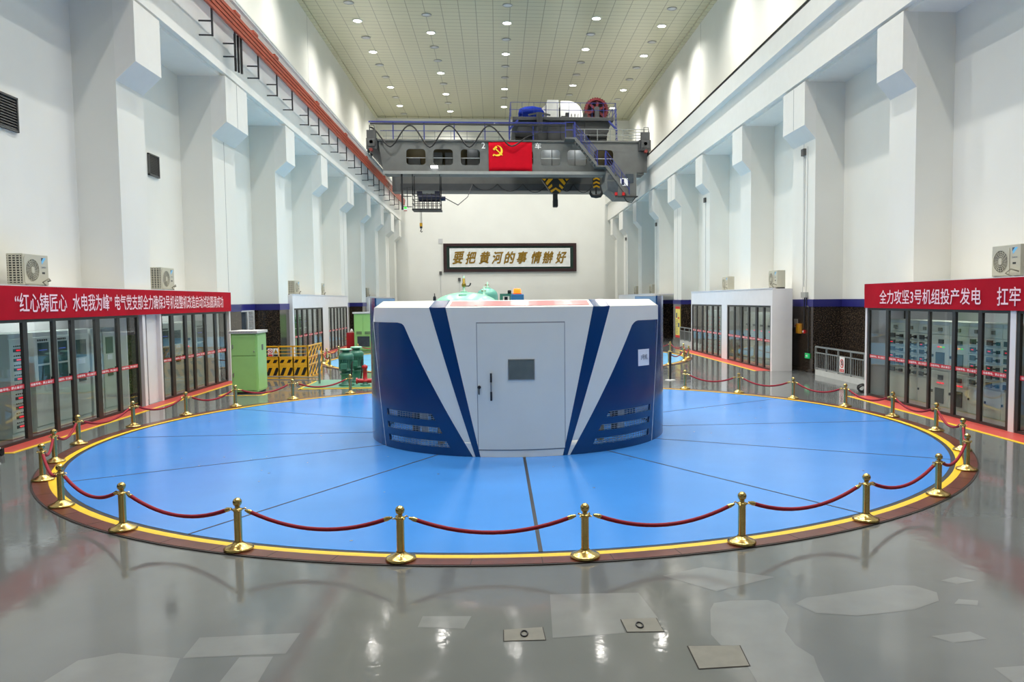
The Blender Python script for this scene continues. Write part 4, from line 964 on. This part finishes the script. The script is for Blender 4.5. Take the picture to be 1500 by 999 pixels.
# ------------------------------------------------------------------ busbar and crane rails
t = thing('conductor_busbar', 'orange conductor bars running along the left crane runway', 'busbar', (-8.3, 30, 11.6))
for i in range(4):
    b = MB(); b.box(-8.3+.02*i-.06, -8.3+.02*i+.02, 3, 73.5, 11.42+.13*i, 11.53+.13*i); build(b, 'conductor', 'copper_orange', t)
for i, y in enumerate((21.5, 24.9, 27.0, 29.5, 31.9, 34.2, 37.0, 39.1, 41.4, 43.6, 46.1, 48.6, 51, 53.5, 56, 58.5, 61, 64, 67, 70)):
    b = MB(); b.bar((-8.4, y, 10.65), (-8.4, y, 11.6), .05)
    for z in (10.68, 11.1, 11.56): b.bar((-8.79 if z < 11.3 else -8.415, y, z), (-8.3 if z > 11.5 else -8.4, y, z), .04)
    build(b, 'bracket', 'dark_steel', t)
for y in (26.5, 28.4, 31, 38, 45, 52, 60):
    b = MB(); b.box(-8.36, -8.2, y, y+.5, 11.92, 12.0); build(b, 'joint_cover', 'copper_orange', t)
b = MB()
for k in range(3): b.cyl((-8.5+.05*k, 27.3+.15*k, 10.3), (-8.5+.05*k, 27.3+.15*k, 11.5), .04, seg=8)
build(b, 'feeder_cable', 'hose_black', t)
for n, x0, x1, lab in (('left', -8.49, -8.37, 'thin pale crane rail along the left runway'), ('right', 10.41, 10.55, 'dark steel crane rail along the right runway')):
    b = MB(); b.box(x0, x1, 0, Y1-.05, 12.4, 12.46); b.box(x0+.03, x1-.03, 0, Y1-.05, 12.46, 12.5); b.box(x0+.01, x1-.01, 0, Y1-.05, 12.5, 12.55)
    tag(build(b, 'crane_rail', 'dark_steel' if n == 'right' else 'pale_trim', loc=(x0, 30, 12.3)), lab, 'crane rail')

# ------------------------------------------------------------------ overhead crane
CY = 54.0
cr = thing('overhead_crane', 'grey overhead bridge crane spanning the hall high above', 'crane', (1, CY, 12.3))
def part(mb, name, m, par=cr, **k): return build(mb, name, m, par, **k)
win = [(-5.92, -4.64), (-4.12, -2.82), (-2.29, -1.01), (-.4, 2.58), (3.11, 4.43), (4.92, 6.25), (6.73, 8.06)]
holes = [rrect(a, c, 11.79, 12.84, .22) for a, c in win]
b = MB(); b.poly([[(-7.45, 11.33), (10.4, 11.33), (10.4, 13.42), (-7.75, 13.42)]]+holes, (0, CY, 0), (1, 0, 0), (0, 0, 1), (0, .08, 0)); part(b, 'girder_face', 'crane_grey', fix=False)
b = MB(); b.box(-7.8, 10.5, CY-.1, CY+1.5, 13.36, 13.46); part(b, 'girder_top', 'crane_grey')
b = MB(); b.box(-7.4, 7.6, CY-.15, CY+1.5, 11.22, 11.33); b.box(7.6, 10.2, CY+.05, CY+1.5, 11.22, 11.33); part(b, 'girder_bottom', 'crane_grey')
b = MB(); b.box(-7.45, 7.6, CY-.2, CY-.15, 11.16, 11.36); part(b, 'girder_flange', 'crane_flange_lit')
b = MB(); b.box(-7.5, 10.3, CY+1.42, CY+1.5, 11.33, 13.36); part(b, 'girder_rear', 'brown_interior')
for a, c, z, m in ((-5.9, -5.1, 12.45, 0), (-4.2, -3.6, 12.8, 0), (-3.4, -2.9, 12.8, 0), (-2.3, -2.05, 12.4, 0), (-1.9, -1.1, 13.1, 0), (3.1, 3.9, 13.1, 1), (3.95, 4.5, 13.1, 1), (4.9, 5.5, 13.1, 1), (5.55, 6.3, 13.1, 1)):
    b = MB(); b.box(a, c, CY+1.0, CY+1.4, 11.35, z); b.box(a+.06, c-.06, CY+.98, CY+1.0, 11.45, z-.1); part(b, 'interior_cabinet', 'pale_trim' if m else 'crane_grey')
for x in (-5.3, -1.6, 3.8, 5.6, 7.4):  # bulbs and point lights added to brighten the girder windows
    b = MB(); b.box(x-.15, x+.15, CY+.5, CY+.7, 13.28, 13.36); part(b, 'fill_lamp', 'fill_glow')
    l = bpy.data.lights.new('fill_light', 'POINT'); l.energy = 10; l.shadow_soft_size = .1; lo = bpy.data.objects.new('fill_light', l); COL.objects.link(lo); lo.location = (x, CY+.6, 13.1)
b = MB(); b.bar((-7, CY+.25, 12.3), (8.1, CY+.25, 12.3), .04); part(b, 'inner_handrail', 'pale_trim')
b = MB(); b.box(-7.9, 10.3, 62, 63.4, 11.1, 13.4); part(b, 'far_girder', 'crane_grey')
b = MB(); b.box(-7.2, 8.9, 61.3, 62, 11.1, 11.62); part(b, 'far_walkway', 'crane_dark')
for x0, x1, s_ in ((-8.5, -7.78, -1), (9.8, 10.62, 1)):
    b = MB(); b.box(x0, x1, CY-.3, 64, 12.75, 13.5); b.box(x0+.1, x1-.1, CY-.5, CY-.3, 12.9, 13.4); part(b, 'end_carriage', 'crane_dark', bevel=.03)
    for y in (54.2, 55.4, 62, 63.2):
        b = MB(); c_ = -8.43 if s_ < 0 else 10.48; b.cyl((c_-.05, y, 12.81), (c_+.05, y, 12.81), .25, seg=18); part(b, 'wheel', 'crane_black')
    b = MB(); b.cyl(((x0+x1)/2, CY-.7, 12.66), ((x0+x1)/2, CY-.3, 12.66), .11, seg=12); part(b, 'buffer', 'buff_red')
    b = MB(); c_ = (x0+x1)/2
    b.box(c_-.3, c_+.3, CY-.45, CY-.2, 12.8, 13.98); b.box(c_-.34, c_+.34, CY-.42, CY-.2, 12.75, 12.95); b.tube([(c_-.1, CY-.4, 13.95), (c_-.1, CY-.4, 14.3), (c_+.2, CY-.4, 14.3), (c_+.25, CY-.4, 13.9)], .035, 6); b.box(c_-.15, c_+.15, CY-.48, CY-.3, 13.0, 13.3, 1); b.cyl((c_, CY-.5, 13.2), (c_, CY-.3, 13.2), .12, seg=12, mi=1); part(b, 'drive_motor', ['crane_dark', 'crane_black'])
# railings on the girder
b = MB()
for x in (-6.75, -4.7, -2.7, -.65, 1.0, 2.6): b.bar((x, CY, 13.45), (x, CY, 14.6), .07, mi=0)
b.box(-8.35, 4.85, CY-.05, CY+.05, 14.57, 14.66, 0); b.bar((-7.6, CY, 14.03), (4.8, CY, 14.03), .035, mi=0)
part(b, 'blue_railing', ['rail_blue'])
b = MB(); b.box(-8.2, 4.8, CY-.32, CY-.22, 14.38, 14.48)
for x in (-8.2, -6, -3, 0, 3): b.bar((x, CY-.27, 14.45), (x, CY, 14.6), .05)
part(b, 'festoon_track', 'crane_black')
b = MB()
for i in range(8): x = -7.4+1.1*i; b.bar((x, CY+1.4, 13.45), (x, CY+1.4, 14.35), .035)
for z in (13.95, 14.35): b.bar((-7.6, CY+1.4, z), (.4, CY+1.4, z), .04); b.bar((9, CY+1.4, z), (10.5, CY+1.4, z), .04)
part(b, 'rear_railing', 'railing_grey')
b = MB()
for i in range(6): x = 6.1+.88*i; b.bar((x, CY, 13.45), (x, CY, 14.24), .04)
b.bar((5.6, CY, 14.24), (10.5, CY, 14.24), .045); b.bar((5.6, CY, 13.85), (10.5, CY, 13.85), .035); part(b, 'right_railing', 'railing_grey')
tops = [(-8.25, 14.2), (-5.61, 14.34), (-3.03, 14.34), (-.37, 14.34), (2.6, 13.75)]
for (xa, za), (xb, zb), zl in zip(tops, tops[1:], (12.92, 12.9, 12.92, 13.0)):
    P = []
    for i in range(17):
        s_ = i/16; u = (.5+.5*math.cos(2*PI*s_))**.85; zt = za if s_ < .5 else zb
        P.append((xa+(xb-xa)*s_, CY-.27-.03*math.sin(PI*s_), zl+(zt-zl)*u))
    b = MB(); b.tube(P, .05, 7); part(b, 'festoon_cable', 'hose_black')
# flood lamp under the girder face
b = MB(); b.box(-4.32, -3.78, CY-.3, CY, 11.6, 11.74); fl = part(b, 'flood_lamp', 'crane_grey')
b = MB(); b.box(-4.28, -3.82, CY-.32, CY-.04, 11.57, 11.6); b.box(-4.28, -3.82, CY-.31, CY-.3, 11.6, 11.7); part(b, 'lens', 'flood_on', fl)
# number on the face
b = MB(); b.text('2', (-.77, CY-.006, 13.1), (1, 0, 0), (0, 0, 1), h=.4, w=.24, bold=.01, center=True); part(b, 'number', 'white_letter', fix=False)
b = MB(); b.text('车', (2.92, CY-.006, 13.1), (1, 0, 0), (0, 0, 1), h=.42, w=.42, bold=.012, center=True); part(b, 'character', 'white_letter', fix=False)
# operator cab and stairs
cab = MB()
cab.poly([[(7.5, 10.05), (8.15, 9.5), (9.5, 9.5), (9.5, 11.2), (7.45, 11.2), (7.35, 10.6)]], (0, CY-.9, 0), (1, 0, 0), (0, 0, 1), (0, 2, 0)); cabo = part(cab, 'cab', 'crane_grey', bevel=.04)
for P in ([(7.5, 10.72), (8.05, 10.72), (8.15, 11.05), (7.6, 11.05)], [(7.55, 10.0), (8.2, 9.75), (8.3, 10.6), (7.5, 10.6)], [(8.75, 10.5), (9.3, 10.5), (9.3, 11.1), (8.75, 11.1)]):
    b = MB(); b.poly([P], (0, CY-.93, 0), (1, 0, 0), (0, 0, 1), (0, .03, 0)); part(b, 'cab_window', 'smoked', cabo)
b = MB()
for a, c in ((8.1, 8.22), (7.6, 7.72)): b.cyl((a+.5, CY-1.0, 9.65), (a+.5, CY-1.0, 9.85), .1, seg=10)
part(b, 'cab_lamp', 'sign_red', cabo)
b = MB(); b.box(8.1, 9.5, CY-1.5, CY-.9, 9.5, 9.56); b.box(8.4, 8.9, CY-.95, CY-.93, 10.3, 10.8, 1); b.box(8.5, 8.65, CY-.96, CY-.95, 10.35, 10.75, 2)
part(b, 'cab_platform', ['crane_black', 'white_letter', 'hoist_blue'], cabo)
b = MB(); b.tube([(8.6, CY-1.2, 9.5), (8.8, CY-1.2, 9.2), (9.1, CY-1.2, 9.15), (9.4, CY-1.2, 9.5)], .03, 6); part(b, 'cab_cable', 'hose_black', cabo)
def stair(p, q, n):
    b = MB(); y0, y1 = CY-.95, CY-.25
    for y in (y0, y1): b.bar((p[0], y, p[1]), (q[0], y, q[1]), .04, .18)
    for i in range(n):
        s_ = (i+.5)/n; x, z = p[0]+(q[0]-p[0])*s_, p[1]+(q[1]-p[1])*s_; b.box(x-.09, x+.09, y0, y1, z-.02, z+.02)
    st = part(b, 'stair_flight', 'crane_grey'); r = MB()
    for y in (y0, y1):
        for hz in (.5, 1.0): r.bar((p[0], y, p[1]+hz), (q[0], y, q[1]+hz), .028)
        for i in range(4): s_ = i/3; x, z = p[0]+(q[0]-p[0])*s_, p[1]+(q[1]-p[1])*s_; r.bar((x, y, z), (x, y, z+1.0), .03)
    part(r, 'stair_railing', 'rail_blue', st)
stair((5.3, 13.5), (6.85, 11.65), 9); stair((7.45, 11.6), (9.0, 9.55), 10)
b = MB(); b.box(4.7, 5.45, CY-1, CY, 13.38, 13.48); b.box(6.75, 7.5, CY-1, CY, 11.55, 11.65); part(b, 'landing', 'crane_grey')
b = MB()
for x in (6.85, 7.4):
    for hz in (.5, 1): b.bar((6.8, CY-.95, 11.65+hz), (7.45, CY-.95, 11.65+hz), .028)
    b.bar((x, CY-.95, 11.65), (x, CY-.95, 12.65), .045)
for x in (4.72, 5.35):
    b.bar((x, CY-.95, 13.48), (x, CY-.95, 14.48), .045)
for hz in (.5, 1): b.bar((4.7, CY-.95, 13.48+hz), (5.4, CY-.95, 13.48+hz), .04)
part(b, 'landing_railing', 'rail_blue')
# service cage under the left end
b = MB()
for x in (-5.54, -5.2, -4.9, -4.6, -4.3, -4.0, -3.72):
    for y in (CY, CY+1.2): b.bar((x, y, 8.85), (x, y, 10.45 if x in (-5.54, -3.72) else 9.9), .05)
for z in (9.2, 9.5, 9.85):
    for y in (CY, CY+1.2): b.bar((-5.6, y, z), (-3.7, y, z), .04)
    for x in (-5.54, -3.72): b.bar((x, CY, z), (x, CY+1.2, z), .04)
for x in (-5.54, -3.72):
    for y in (CY, CY+1.2): b.bar((x, y, 9.8), (x, y, 11.25), .05)
b.box(-5.6, -3.66, CY-.05, CY+1.25, 8.78, 8.88); cg = part(b, 'service_cage', 'crane_black')
b = MB(); b.cyl((-5.2, CY+.6, 9.68), (-3.75, CY+.6, 9.68), .24, seg=18); b.box(-5.3, -4.95, CY+.4, CY+.8, 9.8, 10.1); b.box(-4.1, -3.8, CY+.4, CY+.8, 9.8, 10.1); b.cyl((-3.75, CY+.6, 9.62), (-3.4, CY+.6, 9.62), .15, seg=14); part(b, 'hoist', 'hoist_blue', cg)
b = MB(); b.box(-6.3, -6.18, CY-.05, CY+.05, 8.8, 11.3); b.bar((-6.24, CY, 9.0), (-5.6, CY, 9.0), .05); b.bar((-6.24, CY, 9.7), (-5.6, CY, 9.7), .05); b.bar((-5.9, CY, 8.95), (-5.9, CY, 10.3), .05); b.bar((-6.24, CY, 10.2), (-5.6, CY, 10.3), .04); part(b, 'collector_mast', 'crane_black')
b = MB(); b.box(-6.15, -5.9, CY-.12, CY, 8.72, 8.98, 1); b.box(-6.12, -5.94, CY-.13, CY-.12, 8.86, 8.98, 0); b.box(-6.14, -5.92, CY-.13, CY-.11, 8.7, 8.75, 2); part(b, 'signal_lamp', ['led_green', 'sign_white', 'copper_orange'])
for i, (xa, xb, sg) in enumerate(((-3.4, -1.75, .35), (-1.75, .15, .3), (.15, 2.1, .35), (2.1, 4.0, .4), (5.0, 6.0, .35), (6.0, 7.6, .4))):
    P = [(xa+(xb-xa)*k/10, 61.25, 11.6-sg*1.6*4*(k/10)*(1-k/10)) for k in range(11)] if i else [(xa, CY+.6, 9.65), (-2.6, CY+1.5, 9.3), (-2.0, CY+4, 10.2), (xb, 61.2, 11.55)]
    b = MB(); b.tube(P, .028, 6); part(b, 'trailing_cable', 'hose_black')
# pendant on the hoist
t = thing('hoist_pendant', 'small pendant hook hanging below the left crane cage', 'hook', (-5.08, CY+.6, 8.2))
b = MB(); b.cyl((-5.11, CY+.6, 7.95), (-5.11, CY+.6, 8.775), .018, seg=6); b.cyl((-5.03, CY+.6, 7.95), (-5.03, CY+.6, 8.775), .018, seg=6); build(b, 'rope', 'crane_dark', t)
b = MB(); b.box(-5.17, -4.99, CY+.52, CY+.68, 7.75, 7.98); build(b, 'block', 'safety_yellow', t)
b = MB(); b.box(-5.16, -5.0, CY+.53, CY+.67, 7.62, 7.75); b.tube([(-5.08, CY+.6, 7.62), (-5.08, CY+.6, 7.5), (-5.14, CY+.6, 7.42), (-5.06, CY+.6, 7.36), (-5.0, CY+.6, 7.42)], .03, 8); build(b, 'hook', 'crane_black', t)
# flag
b = MB(); y = CY-.07; W = 12; V = []
for i in range(W+1):
    x = -.42+2.93*i/W
    for j in range(7): V.append((x, y-.012*math.sin(i*1.3+j*.5), 11.36+1.97*j/6))
b.add(V, [(i*7+j, (i+1)*7+j, (i+1)*7+j+1, i*7+j+1) for i in range(W) for j in range(6)], 0, True)
flag = build(b, 'party_flag', 'flag_red', loc=(1.04, y, 12.3)); so = flag.modifiers.new('thickness', 'SOLIDIFY'); so.thickness = .012; so.offset = 1
tag(flag, 'red flag with gold hammer and sickle hung on the crane girder', 'flag')
b = MB(); yy = y-.03
outer = circ(.17, 12.73, .36, 22, 95, -130); inner = circ(.1, 12.78, .3, 22, -128, 82)
b.poly([outer+inner], (0, yy, 0), (1, 0, 0), (0, 0, 1)); b.bar((-.04, yy, 12.5), (-.12, yy, 12.4), .01, .08)
b.bar((.02, yy-.003, 12.9), (.5, yy-.003, 12.44), .01, .07); b.bar((-.09, yy-.003, 12.8), (.13, yy-.003, 13.02), .01, .13)
build(b, 'emblem', 'flag_gold', flag, fix=False)

# trolley
TY = 55.0
tr = thing('crane_trolley', 'dark hoist trolley riding on top of the crane bridge', 'crane trolley', (4.7, TY, 13.46))
b = MB(); b.box(1.25, 8.2, TY-.4, 63, 14.95, 15.18); build(b, 'deck', 'crane_dark', tr, bevel=.02)
b = MB(); b.poly([[(2.7, 13.62), (6.3, 13.62), (6.3, 14.1), (7.9, 14.3), (8.0, 14.97), (1.65, 14.97), (1.5, 14.3), (2.7, 14.1)]], (0, TY, 0), (1, 0, 0), (0, 0, 1), (0, 7.5, 0))
for x in (2.9, 3.7, 4.6, 5.5, 6.3): b.box(x-.04, x+.04, TY-.1, TY, 13.65, 14.95)
build(b, 'frame', 'crane_dark', tr)
for x0, x1 in ((1.4, 2.6), (6.5, 7.75)):
    for yy in (TY-.3, 62):
        b = MB(); b.box(x0, x1, yy, yy+.7, 13.85, 14.1)
        for x in (x0+.28, x1-.28): b.cyl((x, yy+.1, 13.74), (x, yy+.5, 13.74), .28, seg=18)
        b.poly([[(x0, 13.85), (x1, 13.85), (x1-.15, 14.15), (x0+.15, 14.15)]], (0, yy-.05, 0), (1, 0, 0), (0, 0, 1), (0, .1, 0))
        build(b, 'bogie', 'crane_black', tr)
b = MB()
b.lathe([(0, -.9), (.35, -.8), (.5, -.4), (.55, .1), (.45, .7), (.2, .9), (0, .92)], (2.55, TY+.9, 15.65), 16, ax='x'); b.ball((2.1, TY+.9, 15.5), .45, sq=.8); b.box(2.0, 3.2, TY+.4, TY+1.4, 15.18, 15.6); build(b, 'tarpaulin', 'tarp_blue', tr)
b = MB(); b.lathe([(0, -.1), (.85, -.1), (.85, 1.0), (0, 1.0)], (4.0, TY+1.6, 15.65), 28, ax='y'); build(b, 'motor_drum', 'crane_grey', tr)
b = MB(); b.box(3.7, 4.5, TY+.8, TY+1.6, 15.25, 16.62); build(b, 'control_box', 'pale_trim', tr, bevel=.02)
b = MB(); P = [(4.62, 15.2), (6.2, 15.2)]+[(5.15+1.05*math.cos(rad(a)), 15.55+1.02*math.sin(rad(a))) for a in range(0, 91, 9)]+[(4.62, 16.57)]
b.poly([P], (0, TY+.8, 0), (1, 0, 0), (0, 0, 1), (0, 1.8, 0)); build(b, 'drum_cover', 'drum_white', tr, bevel=.06)
b = MB(); gx, gz = 7.15, 15.95
b.poly([circ(gx, gz, .82, 36), circ(gx, gz, .66, 36)], (0, TY+.7, 0), (1, 0, 0), (0, 0, 1), (0, .3, 0))
for i in range(30): a = 2*PI*i/30; b.bar((gx+.8*math.cos(a), TY+.85, gz+.8*math.sin(a)), (gx+.87*math.cos(a), TY+.85, gz+.87*math.sin(a)), .07, .25, up=(0, 1, 0))
b.poly([circ(gx, gz, .68, 30)]+[circ(gx+.42*math.cos(rad(50+60*i)), gz+.42*math.sin(rad(50+60*i)), .15, 12) for i in range(6)], (0, TY+.85, 0), (1, 0, 0), (0, 0, 1), (0, .06, 0))
for i in range(6): a = rad(20+60*i); b.bar((gx+.1*math.cos(a), TY+.8, gz+.1*math.sin(a)), (gx+.7*math.cos(a), TY+.8, gz+.7*math.sin(a)), .16, .1, up=(0, 1, 0))
gw = build(b, 'gear_wheel', 'gear_red', tr)
b = MB(); b.cyl((gx, TY+.5, gz), (gx, TY+5, gz), .2, seg=18); b.box(gx-.15, gx+.15, TY+.4, TY+.65, 15.18, gz); build(b, 'bearing', 'crane_dark', gw)
b = MB(); b.cyl((gx, TY+1.1, gz), (gx, TY+5, gz), .74, seg=24); build(b, 'drum_backing', 'crane_black', tr)  # dark body set behind the gear so ceiling light stays out of its holes
b = MB(); b.poly([[(5.9, 15.18), (6.5, 15.18), (6.5, 15.75)]], (0, TY+.6, 0), (1, 0, 0), (0, 0, 1), (0, .8, 0)); b.box(4.9, 5.15, TY-.1, TY+.3, 15.18, 15.55); b.box(4.6, 4.9, TY-.1, TY+.3, 15.18, 15.32)
for k in range(5): b.bar((5.25+.12*k, TY, 15.18), (5.25+.12*k+.06*(-1)**k, TY, 15.5), .03)
build(b, 'gearbox', 'crane_black', tr)
b = MB(); yq = TY-.35
for x in (1.15, 1.9, 2.7, 3.5, 4.3, 5.1, 5.9, 6.7, 7.5, 8.3): b.bar((x, yq, 15.18), (x, yq, 16.15), .026)
for z in (15.66, 16.15): b.bar((1.1, yq, z), (8.35, yq, z), .03)
for x in (1.1, 8.35):
    for z in (15.66, 16.15): b.bar((x, yq, z), (x, 62.5, z), .03)
    for k in range(6): b.bar((x, yq+1.5*k, 15.18), (x, yq+1.5*k, 16.15), .03)
build(b, 'deck_railing', 'rail_blue', tr)
for x in (1.1, 8.35):
    b = MB(); s_ = 1 if x > 4 else -1
    for dy in (0, .5):
        b.bar((x, yq+dy, 15.98), (x+.1*s_, yq+dy, 13.6), .035)
    for k in range(7): b.bar((x+.05*s_, yq, 13.8+.32*k), (x+.05*s_, yq+.5, 13.8+.32*k), .04)
    b.bar((x-.5*s_, yq, 14.95), (x+.1*s_, yq, 14.3), .12, mi=0); build(b, 'access_ladder', 'rail_blue', tr)
b = MB(); b.bar((3.0, TY-.9, 15.35), (3.1, TY-.9, 14.1), .35, .2)
for k in range(4): b.tube([(2.9+.1*k, TY-1.0, 15.3), (2.92+.1*k, TY-1.02, 14.5), (3.0+.08*k, TY-1.0, 14.0), (2.7, TY-.95, 13.9), (2.6, TY-.95, 14.1)], .035, 6)
b.bar((2.3, TY-.8, 15.2), (3.0, TY-.8, 15.35), .1); b.bar((3.1, TY-.8, 15.35), (3.8, TY-.8, 15.2), .1); b.bar((3.0, TY-.9, 15.3), (3.0, TY-.3, 15.1), .1); build(b, 'cable_arm', 'crane_dark', tr)
# hook blocks
k58 = 58/54.0
def P58(x, z): return (x*k58, 2.65+(z-2.65)*k58)
t = thing('main_hook_block', 'yellow and black striped hook block under the crane', 'hook block', (4.4, 58, 11))
TRI = [P58(*p) for p in ((3.12, 10.87), (5.05, 10.87), (4.42, 9.98), (4.2, 9.86), (3.95, 9.86), (3.72, 9.98))]
b = MB(); b.poly([TRI], (0, 57.75, 0), (1, 0, 0), (0, 0, 1), (0, .5, 0))
cx = P58(4.08, 0)[0]
def zz(z): return P58(0, z)[1]
for s_ in (-1, 1):
    for u0, z0, u1, z1, tck in ((.96, 10.78, .75, 10.87, .0), ):
        b.poly([[(cx+s_*1.0, zz(10.86)), (cx+s_*.68, zz(10.86)), (cx+s_*.8, zz(10.7))]], (0, 57.74, 0), (1, 0, 0), (0, 0, 1), mi=1)
    b.poly([[(cx+s_*.52, zz(10.86)), (cx+s_*.18, zz(10.86)), (cx+s_*.62, zz(10.42)), (cx+s_*.74, zz(10.58))]], (0, 57.74, 0), (1, 0, 0), (0, 0, 1), mi=1)
    b.poly([[(cx+s_*.58, zz(10.28)), (cx+s_*.28, zz(10.52)), (cx+s_*.24, zz(10.36)), (cx+s_*.46, zz(10.16))]], (0, 57.74, 0), (1, 0, 0), (0, 0, 1), mi=1)
    b.poly([[(cx, zz(10.28)), (cx, zz(10.14)), (cx+s_*.3, zz(9.93)), (cx+s_*.4, zz(10.06))]], (0, 57.74, 0), (1, 0, 0), (0, 0, 1), mi=1)
build(b, 'block', ['crane_black', 'safety_yellow'], t, fix=False)
b = MB(); hx = P58(4.06, 0)[0]; b.cyl((hx, 58, zz(9.0)), (hx, 58, zz(9.9)), .18, seg=14); b.box(hx-.18, hx+.18, 57.7, 58.3, zz(8.98), zz(9.5)); build(b, 'hook', 'crane_black', t, bevel=.06)
b = MB()
for x in (3.4, 3.7, 4.4, 4.7): b.cyl((x*k58, 58, zz(10.86)), (x*k58, 58, 14.2), .02, seg=6)
build(b, 'wire_rope', 'crane_dark', t)
t = thing('auxiliary_hook_block', 'small auxiliary hook with double prongs left of the crane cab', 'hook block', (6.87*k58, 58, 11))
ax_ = 6.87*k58; b = MB(); b.box(ax_-.25, ax_+.25, 57.8, 58.2, zz(10.4), zz(11.08))
for z in (10.98, 10.72, 10.46):
    for s_ in (-1, 1): b.poly([[(ax_, zz(z)), (ax_, zz(z-.12)), (ax_+.24*s_, zz(z-.22)), (ax_+.24*s_, zz(z-.1))]], (0, 57.79, 0), (1, 0, 0), (0, 0, 1), mi=1)
build(b, 'block', ['crane_black', 'safety_yellow'], t, fix=False)
b = MB(); b.cyl((ax_, 58, zz(9.85)), (ax_, 58, zz(10.42)), .06, seg=10); b.tube([(ax_-.42, 58, zz(10.1)), (ax_-.44, 58, zz(9.92)), (ax_-.3, 58, zz(9.76)), (ax_, 58, zz(9.72)), (ax_+.3, 58, zz(9.76)), (ax_+.44, 58, zz(9.92)), (ax_+.42, 58, zz(10.1))], [.05, .1, .14, .15, .14, .1, .05], 10); build(b, 'hook', 'crane_black', t)
b = MB()
for x in (-.12, .12): b.cyl((ax_+x, 58, zz(11.08)), (ax_+x, 58, 14.0), .02, seg=6)
build(b, 'wire_rope', 'crane_dark', t)

# ------------------------------------------------------------------ ceiling downlights
def downlight(on):
    t = thing('ceiling_downlight', '', 'ceiling lamp', (0, 0, CEIL_Z))
    b = MB(); b.lathe([(.26, CEIL_Z), (.3, CEIL_Z), (.3, CEIL_Z-.03), (.25, CEIL_Z-.045), (.24, CEIL_Z-.02)], seg=24); build(b, 'rim', 'drum_white' if on else 'lamp_off', t)
    b = MB(); b.lathe([(0, CEIL_Z-.03), (.25, CEIL_Z-.03), (.25, CEIL_Z-.005), (0, CEIL_Z-.005)], seg=24); build(b, 'diffuser', 'lamp_on' if on else 'cap_grey', t)
    return t
proto = {}
spot = bpy.data.lights.new('downlight_beam', 'SPOT'); spot.energy = LAMP_W; spot.color = LAMP_COL; spot.spot_size = rad(SPOT_DEG); spot.spot_blend = 1.0; spot.shadow_soft_size = .16
RN = {'A': 'outermost left', 'B': 'inner left', 'C': 'middle', 'D': 'inner right', 'E': 'outermost right'}
rows = {'A': (-8.2, [70.6, 64.6, 55.7, 49.7, 40.6, 34.6, 25.6, 19.6, 10.6], [73.6, 67.8, 61.8, 58.7, 52.8, 46.8]),
        'B': (-3.95, [72.4, 66.5, 60.5, 51.6, 42.6, 36.6, 27.6, 21.6, 12.6, 5.6], [69.5, 63.5, 57.5, 54.5, 48.5]),
        'C': (.85, [70.6, 64.7, 55.7, 49.6, 40.6, 34.6, 25.6, 19.6, 10.6], [67.6, 61.5, 58.6, 52.7, 46.7]),
        'D': (6.25, [69.4, 63.4, 54.4, 48.5, 39.5, 33.4, 24.4, 18.4, 9.4, 3.4], [66.3, 60.5, 57.4, 51.4]),
        'E': (10.5, [70.6, 64.6, 55.6, 49.6, 40.6, 34.6, 25.6, 19.6, 10.6], [67.6, 61.6, 58.5, 52.7, 46.7])}
for rk, (x, ons, offs) in rows.items():
    for on, ys in ((True, ons), (False, offs)):
        vis = sorted(y for y in ys if y > 45)
        for y in ys:
            if on not in proto: o = proto[on] = downlight(on)
            else: o = copy_tree(proto[on])
            o.location = (x, y, CEIL_Z)
            w = 'lit' if on else 'unlit'
            if y > 45: o['label'] = f'{w} round downlight, {ORD[vis.index(y)+1]} {w} one in the {RN[rk]} ceiling row'
            else: o['label'] = f'lit round downlight above the frame in the {RN[rk]} ceiling row'
            tag(o, None, 'ceiling lamp', ('lit downlights in the ceiling' if on else 'unlit downlights in the ceiling') if y > 45 else f'lit downlights above the frame, {RN[rk]} row')
            if on:
                l = bpy.data.objects.new('downlight_beam', spot); COL.objects.link(l); l.location = (x, y, CEIL_Z-.08)
